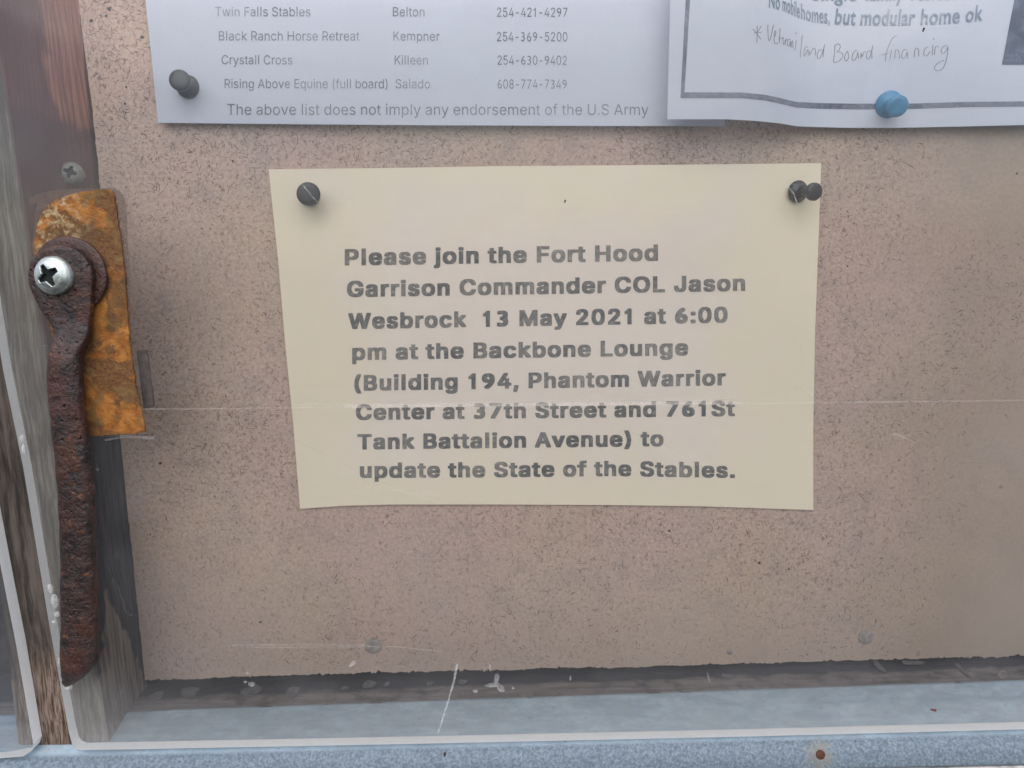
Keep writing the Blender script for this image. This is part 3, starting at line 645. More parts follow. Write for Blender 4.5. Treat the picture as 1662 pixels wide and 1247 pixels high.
# letter outlines (units of 1/1000 of the type size), cut out as real thin shapes
GLYPHS = ''.join([
    '{"D":{"3":[500,[[81,569,143,591,197,598,260,586,300,550,315,496,300,443,255,409,180,397,180,307,244,301,289,277,317,240,326,193,312,135,274,98,216,84,',
    '141,97,64,136,64,30,137,1,209,-9,296,6,364,49,408,114,424,198,414,266,382,324,326,360,376,398,404,447,413,513,399,586,358,643,295,678,212,691,143,684,',
    '81,662]]],"6":[500,[[317,691,200,594,114,482,62,360,44,233,60,134,105,58,174,9,264,-9,341,7,405,51,449,116,465,195,450,274,410,337,350,379,274,394,214',
    ',385,167,366,212,461,285,547,376,616],[146,265,200,294,254,301,312,287,352,250,367,196,353,137,315,98,258,84,207,97,166,133,143,189]]],"9":[500,[[187,',
    '-9,297,80,384,191,441,316,461,442,445,541,400,620,331,672,244,691,158,674,93,628,51,563,36,489,51,411,92,348,153,305,229,290,284,298,335,319,298,231,2',
    '28,144,127,63],[134,490,149,546,188,584,246,598,304,581,344,536,360,475,355,420,299,392,250,383,191,398,150,436]]]," ":[278,[]]},"A":{"(":[273,[[89,20',
    '7,101,324,132,441,177,539,236,539,191,428,161,313,151,207,160,115,188,16,236,-96,177,-96,139,-21,111,55,95,131]]],")":[273,[[37,-96,86,18,113,116,122,',
    '207,112,313,82,428,37,539,97,539,142,441,173,323,184,207,178,130,161,53,134,-22,97,-96]]],",":[188,[[38,-119,68,71,137,71,84,-119]]],"-":[453,[[337,24',
    '4,337,188,114,188,114,244]]],".":[188,[[95,-4,78,-1,63,9,53,24,50,41,53,59,63,73,78,83,95,87,113,83,128,73,138,59,141,41,138,24,128,9,113,-1]]],"0":[4',
    '53,[[227,-7,174,1,130,24,95,62,69,113,53,178,48,254,53,330,69,395,95,447,130,484,174,508,227,516,279,508,323,484,358,447,384,395,400,330,405,254,400,1',
    '78,384,113,359,62,323,24,279,1],[227,50,261,56,290,74,313,103,330,144,340,194,344,254,340,314,330,365,313,405,290,435,261,453,227,460,192,453,163,435,',
    '140,405,123,365,113,314,109,254,113,194,123,144,140,103,163,74,192,56]]],"1":[453,[[76,0,76,55,391,55,391,0],[276,509,276,0,212,0,212,448,209,448,86,3',
    '58,86,427,198,509]]],"2":[453,[[64,0,64,47,234,229,282,282,311,327,320,371,317,397,308,419,293,436,273,449,224,460,196,457,172,447,153,433,139,413,130',
    ',390,127,362,66,362,71,405,86,442,111,473,143,496,182,511,225,516,268,511,306,497,337,474,361,445,376,411,381,372,371,318,336,259,267,180,153,60,153,5',
    '7,389,57,389,0]]],"3":[453,[[218,-7,173,-3,133,10,98,30,70,57,52,91,44,132,109,132,115,107,126,87,144,71,165,59,219,50,275,61,297,74,315,93,325,116,32',
    '9,145,326,172,316,196,299,217,275,234,242,244,201,248,157,248,157,299,288,448,288,452,70,452,70,509,372,509,372,461,211,278,211,289,264,288,308,276,34',
    '4,253,371,222,387,186,393,145,387,103,370,66,344,36,309,12,266,-2]]],"4":[453,[[40,105,40,158,247,509,311,509,109,166,109,163,413,163,413,105],[282,0,',
    '282,121,282,146,282,318,343,318,343,0]]],"5":[453,[[221,-7,178,-2,140,11,108,32,83,60,66,93,60,130,122,130,127,108,138,89,173,60,221,50,250,53,276,64,',
    '298,82,314,104,324,131,328,162,324,193,314,221,297,244,275,262,248,273,218,277,167,268,128,246,67,253,96,509,366,509,366,452,151,452,134,301,136,301,1',
    '78,325,229,334,263,330,294,321,321,306,345,285,364,260,379,231,388,199,391,163,385,117,369,76,343,41,309,15,268,-1]]],"6":[453,[[226,-7,182,-1,142,15,',
    '109,40,84,74,69,115,64,162,68,199,80,239,137,340,252,509,322,509,151,261,145,261,165,288,196,307,235,314,278,309,316,295,346,271,370,240,384,201,389,1',
    '57,384,112,368,73,343,39,310,14,271,-2],[226,48,254,52,279,63,299,79,314,101,324,128,327,157,324,187,314,213,299,235,279,251,254,262,226,265,198,262,1',
    '74,252,153,235,138,214,128,188,125,158,128,128,138,102,153,79,174,63,198,52]]],"7":[453,[[97,0,323,448,323,452,62,452,62,509,391,509,391,449,165,0]]],',
    '"8":[453,[[226,-7,178,-2,136,11,101,33,74,62,57,96,52,135,55,166,65,195,81,220,101,241,125,256,153,265,153,267,119,282,93,308,76,342,70,380,75,417,90,',
    '450,114,477,146,498,184,511,226,516,269,511,306,498,337,477,361,450,377,417,382,380,376,342,359,308,333,282,300,267,300,265,327,256,351,241,372,220,38',
    '7,195,397,166,401,135,395,96,378,62,352,33,317,11,275,-2],[226,49,258,52,285,60,307,74,323,91,333,113,337,139,333,165,322,189,305,208,283,223,256,232,',
    '226,235,196,232,169,223,147,208,130,189,119,165,115,139,119,113,129,91,145,74,167,60,195,52],[226,290,274,300,293,313,307,330,316,351,319,376,316,399,',
    '308,420,294,437,275,449,226,460,177,449,159,437,145,420,136,399,133,376,136,351,145,330,159,313,178,300]]],"9":[453,[[226,516,271,510,310,494,343,468,',
    '368,434,384,393,389,347,385,309,373,270,315,168,200,0,130,0,301,248,307,248,287,221,257,202,218,195,175,199,137,214,106,237,83,269,68,307,64,352,69,39',
    '7,85,436,110,469,143,494,182,510],[226,460,199,457,174,446,154,429,138,407,129,381,125,352,129,322,138,295,154,274,174,257,199,247,226,243,254,247,279',
    ',257,299,273,314,295,324,321,327,350,324,381,314,407,299,429,279,446,254,457]]],":":[188,[[95,-4,78,-1,63,9,53,24,50,41,53,59,63,73,78,83,95,87,113,83',
    ',128,73,138,59,141,41,138,24,128,9,113,-1],[95,271,78,274,63,284,53,299,50,316,53,334,63,349,78,359,95,362,113,359,128,349,138,334,141,316,138,299,128',
    ',284,113,274]]],"A":[480,[[16,0,201,509,276,509,463,0,395,0,287,302,264,372,232,478,245,478,213,371,191,302,85,0],[110,142,110,199,370,199,370,142]]],',
    '"B":[456,[[60,0,60,509,241,509,289,504,329,491,359,469,381,442,394,410,398,374,395,344,387,320,356,286,315,267,315,262,339,257,363,245,385,227,402,203',
    ',414,173,418,136,413,100,400,67,377,39,344,18,301,4,247,0],[125,57,245,57,296,63,330,80,349,105,355,137,352,161,342,184,327,203,306,218,279,228,248,23',
    '1,125,231],[125,285,238,285,288,296,308,309,323,326,333,348,336,372,330,403,313,429,283,446,240,452,125,452]]],"C":[510,[[267,-7,205,1,150,25,104,63,7',
    '0,115,48,179,40,254,48,329,70,393,104,445,150,484,205,508,267,516,340,504,373,490,402,471,427,447,448,418,463,385,473,348,408,348,389,395,357,428,315,',
    '449,267,456,223,450,184,432,150,403,125,364,109,314,103,254,109,194,125,145,151,105,184,76,223,59,267,53,315,60,357,81,389,114,408,160,473,160,463,124',
    ',448,91,428,62,402,38,373,19,341,5,305,-4]]],"E":[419,[[60,0,60,509,372,509,372,452,125,452,125,286,355,286,355,229,125,229,125,57,375,57,375,0]]],"F"',
    ':[410,[[60,0,60,509,369,509,369,452,125,452,125,278,346,278,346,221,125,221,125,0]]],"G":[520,[[269,-7,205,1,149,25,104,64,69,116,47,179,40,254,47,329',
    ',69,393,103,445,149,484,203,508,265,516,304,513,340,504,374,489,403,469,429,445,449,416,465,384,474,349,408,349,387,393,356,427,315,448,265,456,222,45',
    '0,183,432,150,404,125,364,109,314,103,254,109,194,125,145,151,105,184,76,224,59,269,53,309,57,345,71,374,93,396,123,410,160,415,202,434,199,283,199,28',
    '3,256,478,256,478,200,471,141,451,91,419,50,377,19,326,0]]],"H":[517,[[60,0,60,509,125,509,125,289,392,289,392,509,457,509,457,0,392,0,392,232,125,232',
    ',125,0]]],"J":[396,[[185,-7,124,3,75,33,44,81,33,145,33,173,98,173,98,145,104,104,122,74,149,56,185,50,220,56,248,74,266,104,272,145,272,509,336,509,3',
    '36,145,326,81,294,33,246,3]]],"K":[467,[[104,145,104,216,139,261,174,303,212,344,364,509,448,509,231,276,228,276],[60,0,60,509,125,509,125,334,124,225',
    ',125,193,125,0],[372,0,188,259,228,309,449,0]]],"L":[393,[[60,0,60,509,125,509,125,57,361,57,361,0]]],"M":[628,[[60,0,60,509,152,509,277,187,287,159,2',
    '99,123,311,84,322,49,307,49,318,83,330,121,342,158,352,187,476,509,568,509,568,0,504,0,504,291,504,327,505,369,506,413,507,457,513,457,498,409,482,363',
    ',467,322,456,291,342,0,286,0,170,291,159,321,145,361,129,408,112,457,119,457,120,416,121,372,122,328,122,291,122,0]]],"O":[533,[[267,-7,205,1,150,25,1',
    '05,63,70,115,48,179,40,254,48,329,70,393,105,445,150,484,205,508,267,516,329,508,384,484,429,445,464,393,486,329,493,254,486,179,464,115,429,63,384,25',
    ',329,1],[267,53,310,59,349,76,383,105,408,144,425,194,430,254,425,314,408,365,383,404,349,433,310,450,267,456,223,450,184,433,151,404,125,364,109,314,',
    '103,254,109,194,125,144,151,105,184,76,223,59]]],"P":[445,[[60,0,60,509,235,509,289,503,332,487,366,462,390,430,404,391,409,348,404,304,390,265,366,23',
    '3,332,207,289,191,235,186,109,186,109,242,233,242,269,246,297,256,318,272,333,294,342,319,344,348,342,376,333,402,318,423,297,439,268,449,232,452,125,',
    '452,125,0]]],"R":[449,[[60,0,60,509,236,509,290,504,333,489,367,465,390,433,405,395,409,352,405,309,390,271,367,240,333,217,289,203,236,198,96,198,96,',
    '255,234,255,269,258,298,267,319,281,334,300,342,324,345,352,342,380,334,405,319,425,298,440,269,449,233,452,125,452,125,0],[353,0,230,229,303,229,428,',
    '0]]],"S":[447,[[224,-9,172,-4,128,9,91,31,64,60,46,96,38,137,104,137,110,110,123,88,142,71,166,59,224,49,257,52,286,60,311,74,329,92,341,114,346,139,3',
    '42,161,332,179,296,205,245,222,184,239,128,260,86,289,60,326,52,372,58,413,75,448,102,476,138,498,180,511,227,516,275,511,316,498,351,476,377,449,394,',
    '415,401,378,337,378,326,412,302,437,267,453,225,459,194,456,167,448,145,435,129,418,118,398,115,376,119,352,131,334,169,308,212,293,264,279,312,264,35',
    '9,238,395,198,405,171,408,139,403,99,386,64,360,34,323,11,278,-4]]],"T":[449,[[32,452,32,509,417,509,417,452,257,452,257,0,193,0,193,452]]],"U":[517,[',
    '[259,-8,203,-2,154,15,114,43,85,80,66,124,60,173,60,509,124,509,124,178,128,144,141,113,160,87,187,68,220,56,259,52,298,56,331,68,357,87,377,113,389,1',
    '44,393,178,393,509,457,509,457,173,451,124,433,80,403,43,363,15,315,-2]]],"W":[686,[[155,0,16,509,82,509,163,196,175,145,187,94,197,40,189,40,200,94,2',
    '11,145,224,196,306,509,380,509,462,196,474,145,486,94,497,40,488,40,499,94,510,145,523,196,603,509,670,509,530,0,455,0,368,323,351,391,336,475,350,475',
    ',335,395,318,323,230,0]]],"a":[389,[[160,-9,126,-5,94,5,68,22,48,45,35,73,30,108,34,138,43,161,58,179,78,193,125,211,178,220,234,227,265,235,273,243,2',
    '76,255,276,257,267,297,240,322,196,331,149,322,118,301,100,274,41,291,57,322,79,346,104,364,133,375,194,384,239,379,286,360,306,343,322,320,333,290,33',
    '7,251,337,0,277,0,277,52,272,52,252,25,215,1],[170,45,202,49,228,59,248,74,263,93,272,115,276,138,276,190,259,182,231,176,200,171,175,168,134,159,103,',
    '139,95,124,92,105,102,72,130,52]]],"b":[424,[[229,-8,198,-5,172,4,138,31,118,59,112,59,112,0,53,0,53,509,114,509,114,319,118,319,137,346,171,373,197,3',
    '81,229,384,274,378,313,361,345,332,370,293,385,245,390,189,385,133,370,84,346,45,313,16,274,-2],[220,47,253,51,279,66,301,88,316,117,325,151,328,189,3',
    '25,227,316,261,301,290,280,311,253,325,220,330,188,325,161,312,140,291,125,263,116,229,113,189,116,150,125,115,140,86,162,65,188,51]]],"c":[396,[[207,',
    '-8,159,-2,117,16,82,46,56,85,40,133,34,187,40,243,56,291,82,330,117,360,159,378,207,384,260,377,305,356,340,322,362,277,303,262,290,289,270,311,242,32',
    '5,207,330,173,325,145,310,124,287,108,258,99,224,96,187,99,151,108,117,124,89,145,66,173,51,207,46,243,52,271,66,292,89,304,117,363,102,341,56,306,21,',
    '261,-1]]],"d":[424,[[195,-8,151,-2,111,16,79,45,55,84,39,133,34,189,39,245,55,293,79,332,112,361,151,378,196,384,228,381,253,373,287,346,306,319,311,3',
    '19,311,509,372,509,372,0,313,0,313,59,307,59,287,31,252,4,227,-5],[205,47,236,51,263,65,284,86,299,115,309,150,312,189,309,229,300,263,284,291,263,312',
    ',237,325,205,330,172,325,145,311,124,290,108,261,99,227,96,189,99,151,109,117,124,88,145,66,172,51]]],"e":[404,[[212,-8,161,-2,117,16,82,46,56,85,40,1',
    '32,34,187,39,242,55,290,81,329,115,359,157,378,205,384,266,374,294,361,319,341,341,315,357,282,368,242,371,194,371,169,75,169,75,221,338,221,310,202,3',
    '07,237,298,269,283,294,263,314,237,326,205,330,173,326,146,313,125,294,109,270,99,241,96,211,96,178,100,139,110,106,128,80,151,61,179,50,212,46,254,53',
    ',285,73,306,105,365,91,353,63,335,39,311,19,283,4,249,-5]]],"f":[254,[[228,379,228,327,6,327,6,379],[81,0,81,432,84,461,96,486,113,505,135,519,187,530',
    ',222,527,243,521,227,468,215,472,195,474,171,470,154,460,145,443,142,419,142,0]]],"g":[425,[[207,-151,168,-148,134,-140,82,-110,51,-69,101,-41,122,-66',
    ',154,-88,207,-97,249,-92,282,-75,304,-47,311,-6,311,68,306,68,287,41,252,16,227,8,195,5,152,10,113,27,80,53,55,90,39,136,34,191,39,246,55,293,80,332,1',
    '12,361,152,378,196,384,228,382,253,373,288,346,308,319,313,319,313,379,372,379,372,-9,367,-54,350,-90,324,-117,291,-136,251,-147],[205,59,237,63,264,7',
    '5,285,95,300,121,309,154,312,193,309,231,300,264,285,291,264,312,237,325,205,330,172,325,145,312,124,290,109,262,99,229,96,193,99,155,109,123,124,96,1',
    '45,76,172,63]]],"h":[410,[[114,227,114,0,53,0,53,509,114,509,114,287,102,287,124,332,152,362,187,379,227,384,264,380,295,369,321,349,341,321,353,285,3',
    '57,240,357,0,296,0,296,235,290,275,273,304,246,323,210,329,184,326,161,317,141,303,126,283,117,257]]],"i":[167,[[53,0,53,379,114,379,114,0],[84,443,67',
    ',446,54,455,44,468,41,483,44,499,54,512,67,521,84,524,100,521,114,512,123,499,126,483,123,468,114,455,100,446]]],"j":[167,[[53,379,114,379,114,-30,111',
    ',-63,102,-90,86,-113,65,-129,37,-139,4,-143,-10,-143,-10,-87,2,-87,25,-83,40,-72,50,-54,53,-29],[83,443,67,446,53,455,44,468,41,483,44,499,53,512,67,5',
    '21,83,524,100,521,114,512,123,499,126,483,123,468,114,455,100,446]]],"k":[381,[[110,137,110,212,121,212,284,379,360,379,184,199,177,199],[53,0,53,509,',
    '114,509,114,0],[294,0,148,186,191,229,372,0]]],"l":[189,[[139,-2,101,3,74,20,58,47,53,84,53,509,114,509,114,99,120,62,130,54,146,52,160,53,170,54,181,',
    '3,162,-1]]],"m":[610,[[53,0,53,379,112,379,112,295,108,295,118,323,132,346,172,376,219,386,257,380,287,361,309,331,321,295,312,295,322,321,337,343,381',
    ',375,437,386,468,383,497,372,522,354,541,328,553,296,557,255,557,0,496,0,496,254,490,289,473,313,447,326,419,330,395,328,374,320,345,290,335,247,335,0',
    ',274,0,274,260,269,288,253,311,229,326,199,330,158,320,140,307,126,289,117,266,114,238,114,0]]],"n":[410,[[114,227,114,0,53,0,53,379,112,379,112,287,1',
    '02,287,124,332,152,362,187,379,227,384,264,380,295,369,321,349,341,321,353,285,357,240,357,0,296,0,296,235,290,275,273,304,246,323,210,329,184,326,161',
    ',317,141,303,126,283,117,257]]],"o":[415,[[207,-8,159,-2,117,16,82,46,56,85,40,133,34,187,40,243,56,291,82,330,117,360,159,378,207,384,256,378,299,360',
    ',333,330,359,291,376,243,381,187,376,133,359,85,333,46,299,16,256,-2],[207,46,242,51,270,66,292,89,307,117,316,151,319,187,316,224,307,258,292,287,270',
    ',310,242,325,207,330,173,325,145,310,124,287,108,258,99,224,96,187,99,151,108,117,124,89,145,66,173,51]]],"p":[424,[[53,-143,53,379,112,379,112,319,11',
    '8,319,137,346,171,373,197,381,229,384,274,378,313,361,345,332,370,293,385,245,390,189,385,133,370,84,346,45,313,16,274,-2,229,-8,198,-5,173,4,138,31,1',
    '18,59,114,59,114,-143],[220,47,253,51,279,66,301,88,316,117,325,151,328,189,325,227,316,261,301,290,280,311,253,325,220,330,188,325,161,312,140,291,12',
    '5,263,116,229,113,189,116,150,125,115,140,86,162,65,188,51]]],"q":[424,[[372,-143,311,-143,311,59,306,59,287,31,252,4,227,-5,195,-8,151,-2,111,16,79,4',
    '5,55,84,39,133,34,189,39,245,55,293,79,332,112,361,151,378,196,384,228,381,253,373,287,346,307,319,313,319,313,379,372,379],[205,47,236,51,263,65,284,',
    '86,299,115,309,150,312,189,309,229,300,263,284,291,263,312,237,325,205,330,172,325,145,311,124,290,108,261,99,227,96,189,99,151,109,117,124,88,145,66,',
    '172,51]]],"r":[259,[[53,0,53,379,112,379,112,321,115,321,130,347,152,367,181,380,213,385,229,384,243,384,243,322,230,324,207,326,182,323,159,315,140,3',
    '01,126,284,117,262,114,237,114,0]]],"s":[365,[[182,-8,145,-5,112,3,84,18,62,38,45,63,36,94,94,107,105,79,124,60,150,49,181,45,217,50,244,62,262,81,268',
    ',103,265,121,254,136,237,147,212,155,149,170,104,186,72,208,53,237,47,274,51,305,65,332,87,354,115,370,149,381,187,384,223,381,254,372,279,358,299,339',
    ',324,290,268,277,258,298,243,316,219,328,187,333,156,329,131,317,114,299,109,277,112,258,124,243,172,223,229,209,275,194,306,171,325,142,331,107,326,7',
    '5,312,47,290,24,260,6,223,-5]]],"t":[227,[[204,379,204,327,6,327,6,379],[65,471,126,471,126,98,128,76,136,61,150,53,170,50,185,51,202,54,213,2,192,-3,',
    '168,-4,125,2,92,21,72,52,65,93]]],"u":[410,[[182,-5,146,-1,115,11,89,31,69,59,57,95,53,139,53,379,114,379,114,144,119,105,137,75,164,56,200,50,226,53,',
    '249,62,268,77,283,97,293,122,296,153,296,379,357,379,357,0,298,0,298,92,307,92,286,47,257,17,222,0]]],"v":[389,[[163,0,17,379,84,379,165,155,187,87,20',
    '6,21,184,21,203,87,224,155,305,379,371,379,226,0]]],"w":[567,[[138,0,23,379,87,379,133,214,154,137,175,41,165,41,186,135,206,214,252,379,316,379,362,2',
    '14,382,136,402,41,391,41,413,135,434,214,480,379,545,379,429,0,368,0,319,172,305,225,291,280,277,338,291,338,277,280,263,225,248,172,199,0]]],"y":[389',
    ',[[47,-139,61,-86,71,-87,104,-89,130,-74,151,-36,163,-1,17,379,84,379,165,155,187,87,206,21,184,21,202,87,224,155,305,379,371,379,204,-58,177,-107,139',
    ',-136,91,-145,65,-143]]]," ":[187,[]]},"B":{"*":[417,[[177,513,176,492,49,448,25,435,11,416,15,391,35,375,59,378,81,391,182,479,201,467,176,336,175,30',
    '9,184,287,208,278,232,288,242,311,241,336,216,467,236,477,336,390,359,376,382,373,402,389,406,415,391,435,369,447,244,490,244,513,369,556,392,569,407,',
    '588,403,613,383,629,359,626,337,613,237,526,217,538,242,668,243,695,234,717,210,726,186,716,176,694,177,668,202,538,182,527,82,614,59,628,36,631,16,61',
    '5,12,589,27,569,49,557]]],",":[219,[[59,-118,124,-84,163,-32,176,26,167,77,143,111,105,123,75,116,54,95,46,66,52,37,69,18,95,10,97,-29,85,-69,59,-99]]',
    '],"N":[781,[[706,682,614,682,614,154,152,682,74,682,74,0,166,0,166,525,622,0,706,0]]],"S":[458,[[399,643,324,679,247,691,162,678,97,642,55,584,40,509,',
    '86,396,188,320,289,252,335,165,323,126,287,93,224,79,159,90,98,124,44,178,44,54,102,19,165,-2,235,-9,311,5,372,43,412,102,426,176,380,303,279,381,177,',
    '443,131,522,145,564,183,593,239,603,288,597,342,575,399,532]]],"a":[427,[[411,80,383,62,364,56,351,61,347,79,347,310,334,376,300,422,248,449,184,458,1',
    '24,451,75,431,35,397,35,300,80,342,128,366,177,374,222,366,249,340,258,295,258,271,179,243,125,222,76,196,40,157,26,101,40,47,78,7,136,-9,197,2,257,37',
    ',270,11,292,-4,325,-9,363,-2,411,26],[258,91,221,64,180,54,147,62,124,84,116,117,136,162,187,195,258,222]]],"b":[500,[[148,682,59,682,59,25,137,0,226,',
    '-9,327,8,402,56,450,132,466,234,451,323,411,394,350,441,272,458,208,448,148,417],[148,332,199,368,250,378,316,358,359,304,375,221,357,145,309,94,238,7',
    '5,148,89]]],"c":[438,[[393,427,331,450,263,458,171,441,101,393,57,316,41,216,58,125,105,54,177,8,269,-9,342,-1,403,17,403,105,341,83,284,75,221,85,174',
    ',115,143,161,132,224,142,286,170,334,213,365,269,376,326,367,393,332]]],"d":[510,[[451,682,362,682,362,440,313,454,268,458,178,441,107,395,61,325,44,2',
    '35,59,138,103,64,171,16,262,0,451,0],[362,75,272,75,207,86,165,117,142,164,135,222,145,286,175,335,220,367,279,378,321,374,362,361]]],"e":[479,[[438,1',
    '30,360,90,281,76,207,91,156,136,130,211,446,211,432,320,393,397,332,443,251,458,166,442,100,395,56,323,41,230,55,140,98,64,166,11,259,-9,327,-3,384,14',
    ',438,44],[132,270,154,330,194,368,253,381,308,367,343,329,358,270]]],"f":[250,[[296,682,226,691,172,679,129,648,98,609,79,556,72,482,72,449,9,449,9,36',
    '9,72,369,72,0,161,0,161,369,242,369,242,449,161,449,161,492,170,551,199,590,256,603,296,595]]],"g":[427,[[421,449,236,449,154,438,93,407,54,359,40,294',
    ',46,248,64,210,95,178,139,153,139,151,101,136,77,114,68,87,79,58,113,30,49,4,12,-37,0,-94,15,-149,58,-192,124,-220,207,-230,296,-220,363,-192,405,-147',
    ',419,-87,407,-34,365,10,289,38,213,55,168,74,152,96,186,127,260,142,334,181,363,226,376,282,366,332,329,380,421,380],[296,293,285,249,255,220,210,209,',
    '163,219,131,248,120,291,132,332,164,361,209,372,252,361,284,333],[333,-94,318,-129,276,-151,209,-159,141,-151,98,-128,84,-90,97,-55,133,-31,186,-22,24',
    '9,-28,307,-50]]],"h":[500,[[150,682,61,682,61,0,150,0,150,322,207,372,262,387,309,373,339,336,350,278,350,0,439,0,439,275,427,355,396,413,347,447,286,',
    '458,237,450,191,427,152,390,150,390]]],"i":[219,[[154,449,65,449,65,0,154,0],[163,585,156,612,137,631,110,638,83,631,64,612,57,585,64,558,83,539,110,5',
    '32,137,539,156,558]]],"k":[479,[[460,449,354,449,155,229,380,0,500,0,268,229],[151,682,62,682,62,0,151,0]]],"l":[219,[[154,682,65,682,65,0,154,0]]],"m',
    '":[771,[[59,449,59,0,148,0,148,326,183,360,219,378,260,383,301,372,330,338,341,279,341,0,430,0,430,326,481,367,530,383,577,371,610,335,623,278,623,0,7',
    '12,0,712,282,702,354,672,410,625,445,563,458,504,447,455,418,413,377,378,422,332,449,279,458,215,441,148,390,148,449]]],"n":[500,[[150,449,61,449,61,0',
    ',150,0,150,322,207,372,262,387,309,373,339,336,350,278,350,0,439,0,439,277,427,357,394,414,346,447,286,458,237,450,191,427,152,390,150,390]]],"o":[552',
    ',[[273,458,179,440,104,392,54,319,36,229,54,134,103,58,178,9,273,-9,372,8,449,57,498,132,516,229,498,321,447,393,370,441],[272,378,333,367,382,336,414',
    ',288,425,228,414,163,384,113,336,82,272,71,213,82,167,114,138,164,127,229,138,289,168,336,214,367]]],"r":[396,[[69,449,69,0,158,0,158,235,173,305,212,',
    '354,267,373,306,361,350,329,397,406,343,445,290,458,248,447,204,410,160,346,158,346,158,449]]],"s":[385,[[324,421,256,449,192,458,114,443,62,401,44,33',
    '6,77,260,149,206,221,163,254,120,245,93,221,76,188,69,123,84,41,128,41,32,120,0,197,-9,273,8,326,54,345,123,335,165,303,205,244,249,160,304,135,339,14',
    '2,360,163,375,194,380,253,369,324,333]]],"t":[333,[[167,542,0,379,0,369,78,369,78,132,87,76,115,31,160,2,224,-9,277,0,332,21,332,104,280,79,231,71,203',
    ',77,178,98,167,139,167,369,309,369,309,449,167,449]]],"u":[500,[[437,0,437,449,348,449,348,128,316,93,280,72,241,65,190,77,159,110,149,164,149,449,60,',
    '449,60,170,71,94,103,38,152,3,215,-9,284,9,348,57,348,0]]],"y":[438,[[438,449,338,449,222,196,101,449,0,449,174,96,21,-230,120,-230]]]," ":[278,[]]}}',
])
GL = json.loads(GLYPHS)
GL['A']['l'] = [190, [[62, 0, 62, 520, 124, 520, 124, 0]]]
GL['A']['1'] = [GL['A']['2'][0]*.88, [[176, 0, 176, 405, 140, 378, 84, 352, 84, 410, 130, 436, 172, 474, 196, 509, 238, 509, 238, 0]]]
for k in '369':
    GL['A'][k] = [GL['A'][k][0], [[int(v*.735+(0 if i % 2 else 0)) if i % 2 else int(26+v*.80) for i, v in enumerate(q)] for q in GL['D'][k][1]]]
_CUT = {}
def cut(font, ch):
    """glyph sliced into trapezoids, filled by winding number"""
    if (font, ch) in _CUT: return _CUT[font, ch]
    E = []
    for q in GL[font][ch][1]:
        P = [(q[i], q[i+1]) for i in range(0, len(q), 2)]
        for a, b in zip(P, P[1:]+P[:1]):
            if a[1] != b[1]: E.append((a, b, 1) if a[1] < b[1] else (b, a, -1))
    ys = set(p[1] for e in E for p in e[:2])
    X_ = lambda e, y: e[0][0]+(e[1][0]-e[0][0])*(y-e[0][1])/(e[1][1]-e[0][1])
    for i, e in enumerate(E):
        for f in E[:i]:
            lo, hi = max(e[0][1], f[0][1]), min(e[1][1], f[1][1])
            if hi <= lo: continue
            d0, d1 = X_(e, lo)-X_(f, lo), X_(e, hi)-X_(f, hi)
            if d0*d1 < 0: ys.add(lo+(hi-lo)*d0/(d0-d1))
    ys = sorted(ys); out = []
    for lo, hi in zip(ys, ys[1:]):
        if hi-lo < 1e-3: continue
        m = (lo+hi)/2; L = sorted([(X_(e, m), e) for e in E if e[0][1] <= m < e[1][1]], key=lambda t: t[0]); w_ = 0
        for x, e in L:
            if w_ == 0: st = e
            w_ += e[2]
            if w_ == 0: out.append(((X_(st, lo), lo), (X_(e, lo), lo), (X_(e, hi), hi), (X_(st, hi), hi)))
    _CUT[font, ch] = out
    return out
def text(sheet, s, px, base, cap, mat, font='A', dx=0, dy=0, name='text_line', slant=0., capu=None, squash=1.):
    """px: [(u 0..1, x)], base: [(x, y)] baseline in the photograph, cap height in photo pixels.
    Heavy lettering is the light outline struck several times side by side."""
    x = 0; vs, fs = [], []; k_ = 1+dx*.006
    for ch in s:
        for t in cut(font, ch):
            N = len(vs); vs += [(x+a*k_, b) for a, b in t]; fs.append([N, N+1, N+2, N+3])
        x += GL[font][ch][0]*k_+(dx*1.5 if ch != ' ' else dx)
    x0 = min(v[0] for v in vs)-dx; x1 = max(v[0] for v in vs)+dx; out, fo = [], []
    H = (capu or 509.)+2*dy
    sh = [(0, 0)] if dx < 10 else [(a*dx, b_*dy) for a in (-1, 0, 1) for b_ in (-1, 0, 1)]
    for n_, (sx, sy) in enumerate(sh):
        N = len(out)
        for v in vs:
            yy = v[1]+sy+dy; u = (v[0]+sx-x0)/(x1-x0); X = lerp(px, u); Yb = lerp(base, X)
            out.append(sheet.spot(X+slant*yy/H*cap, Yb-yy/H*cap, .012+.0012*n_))
        fo += [[q+N for q in f] for f in fs]
    return link(name, out, fo, mat, sheet.o)

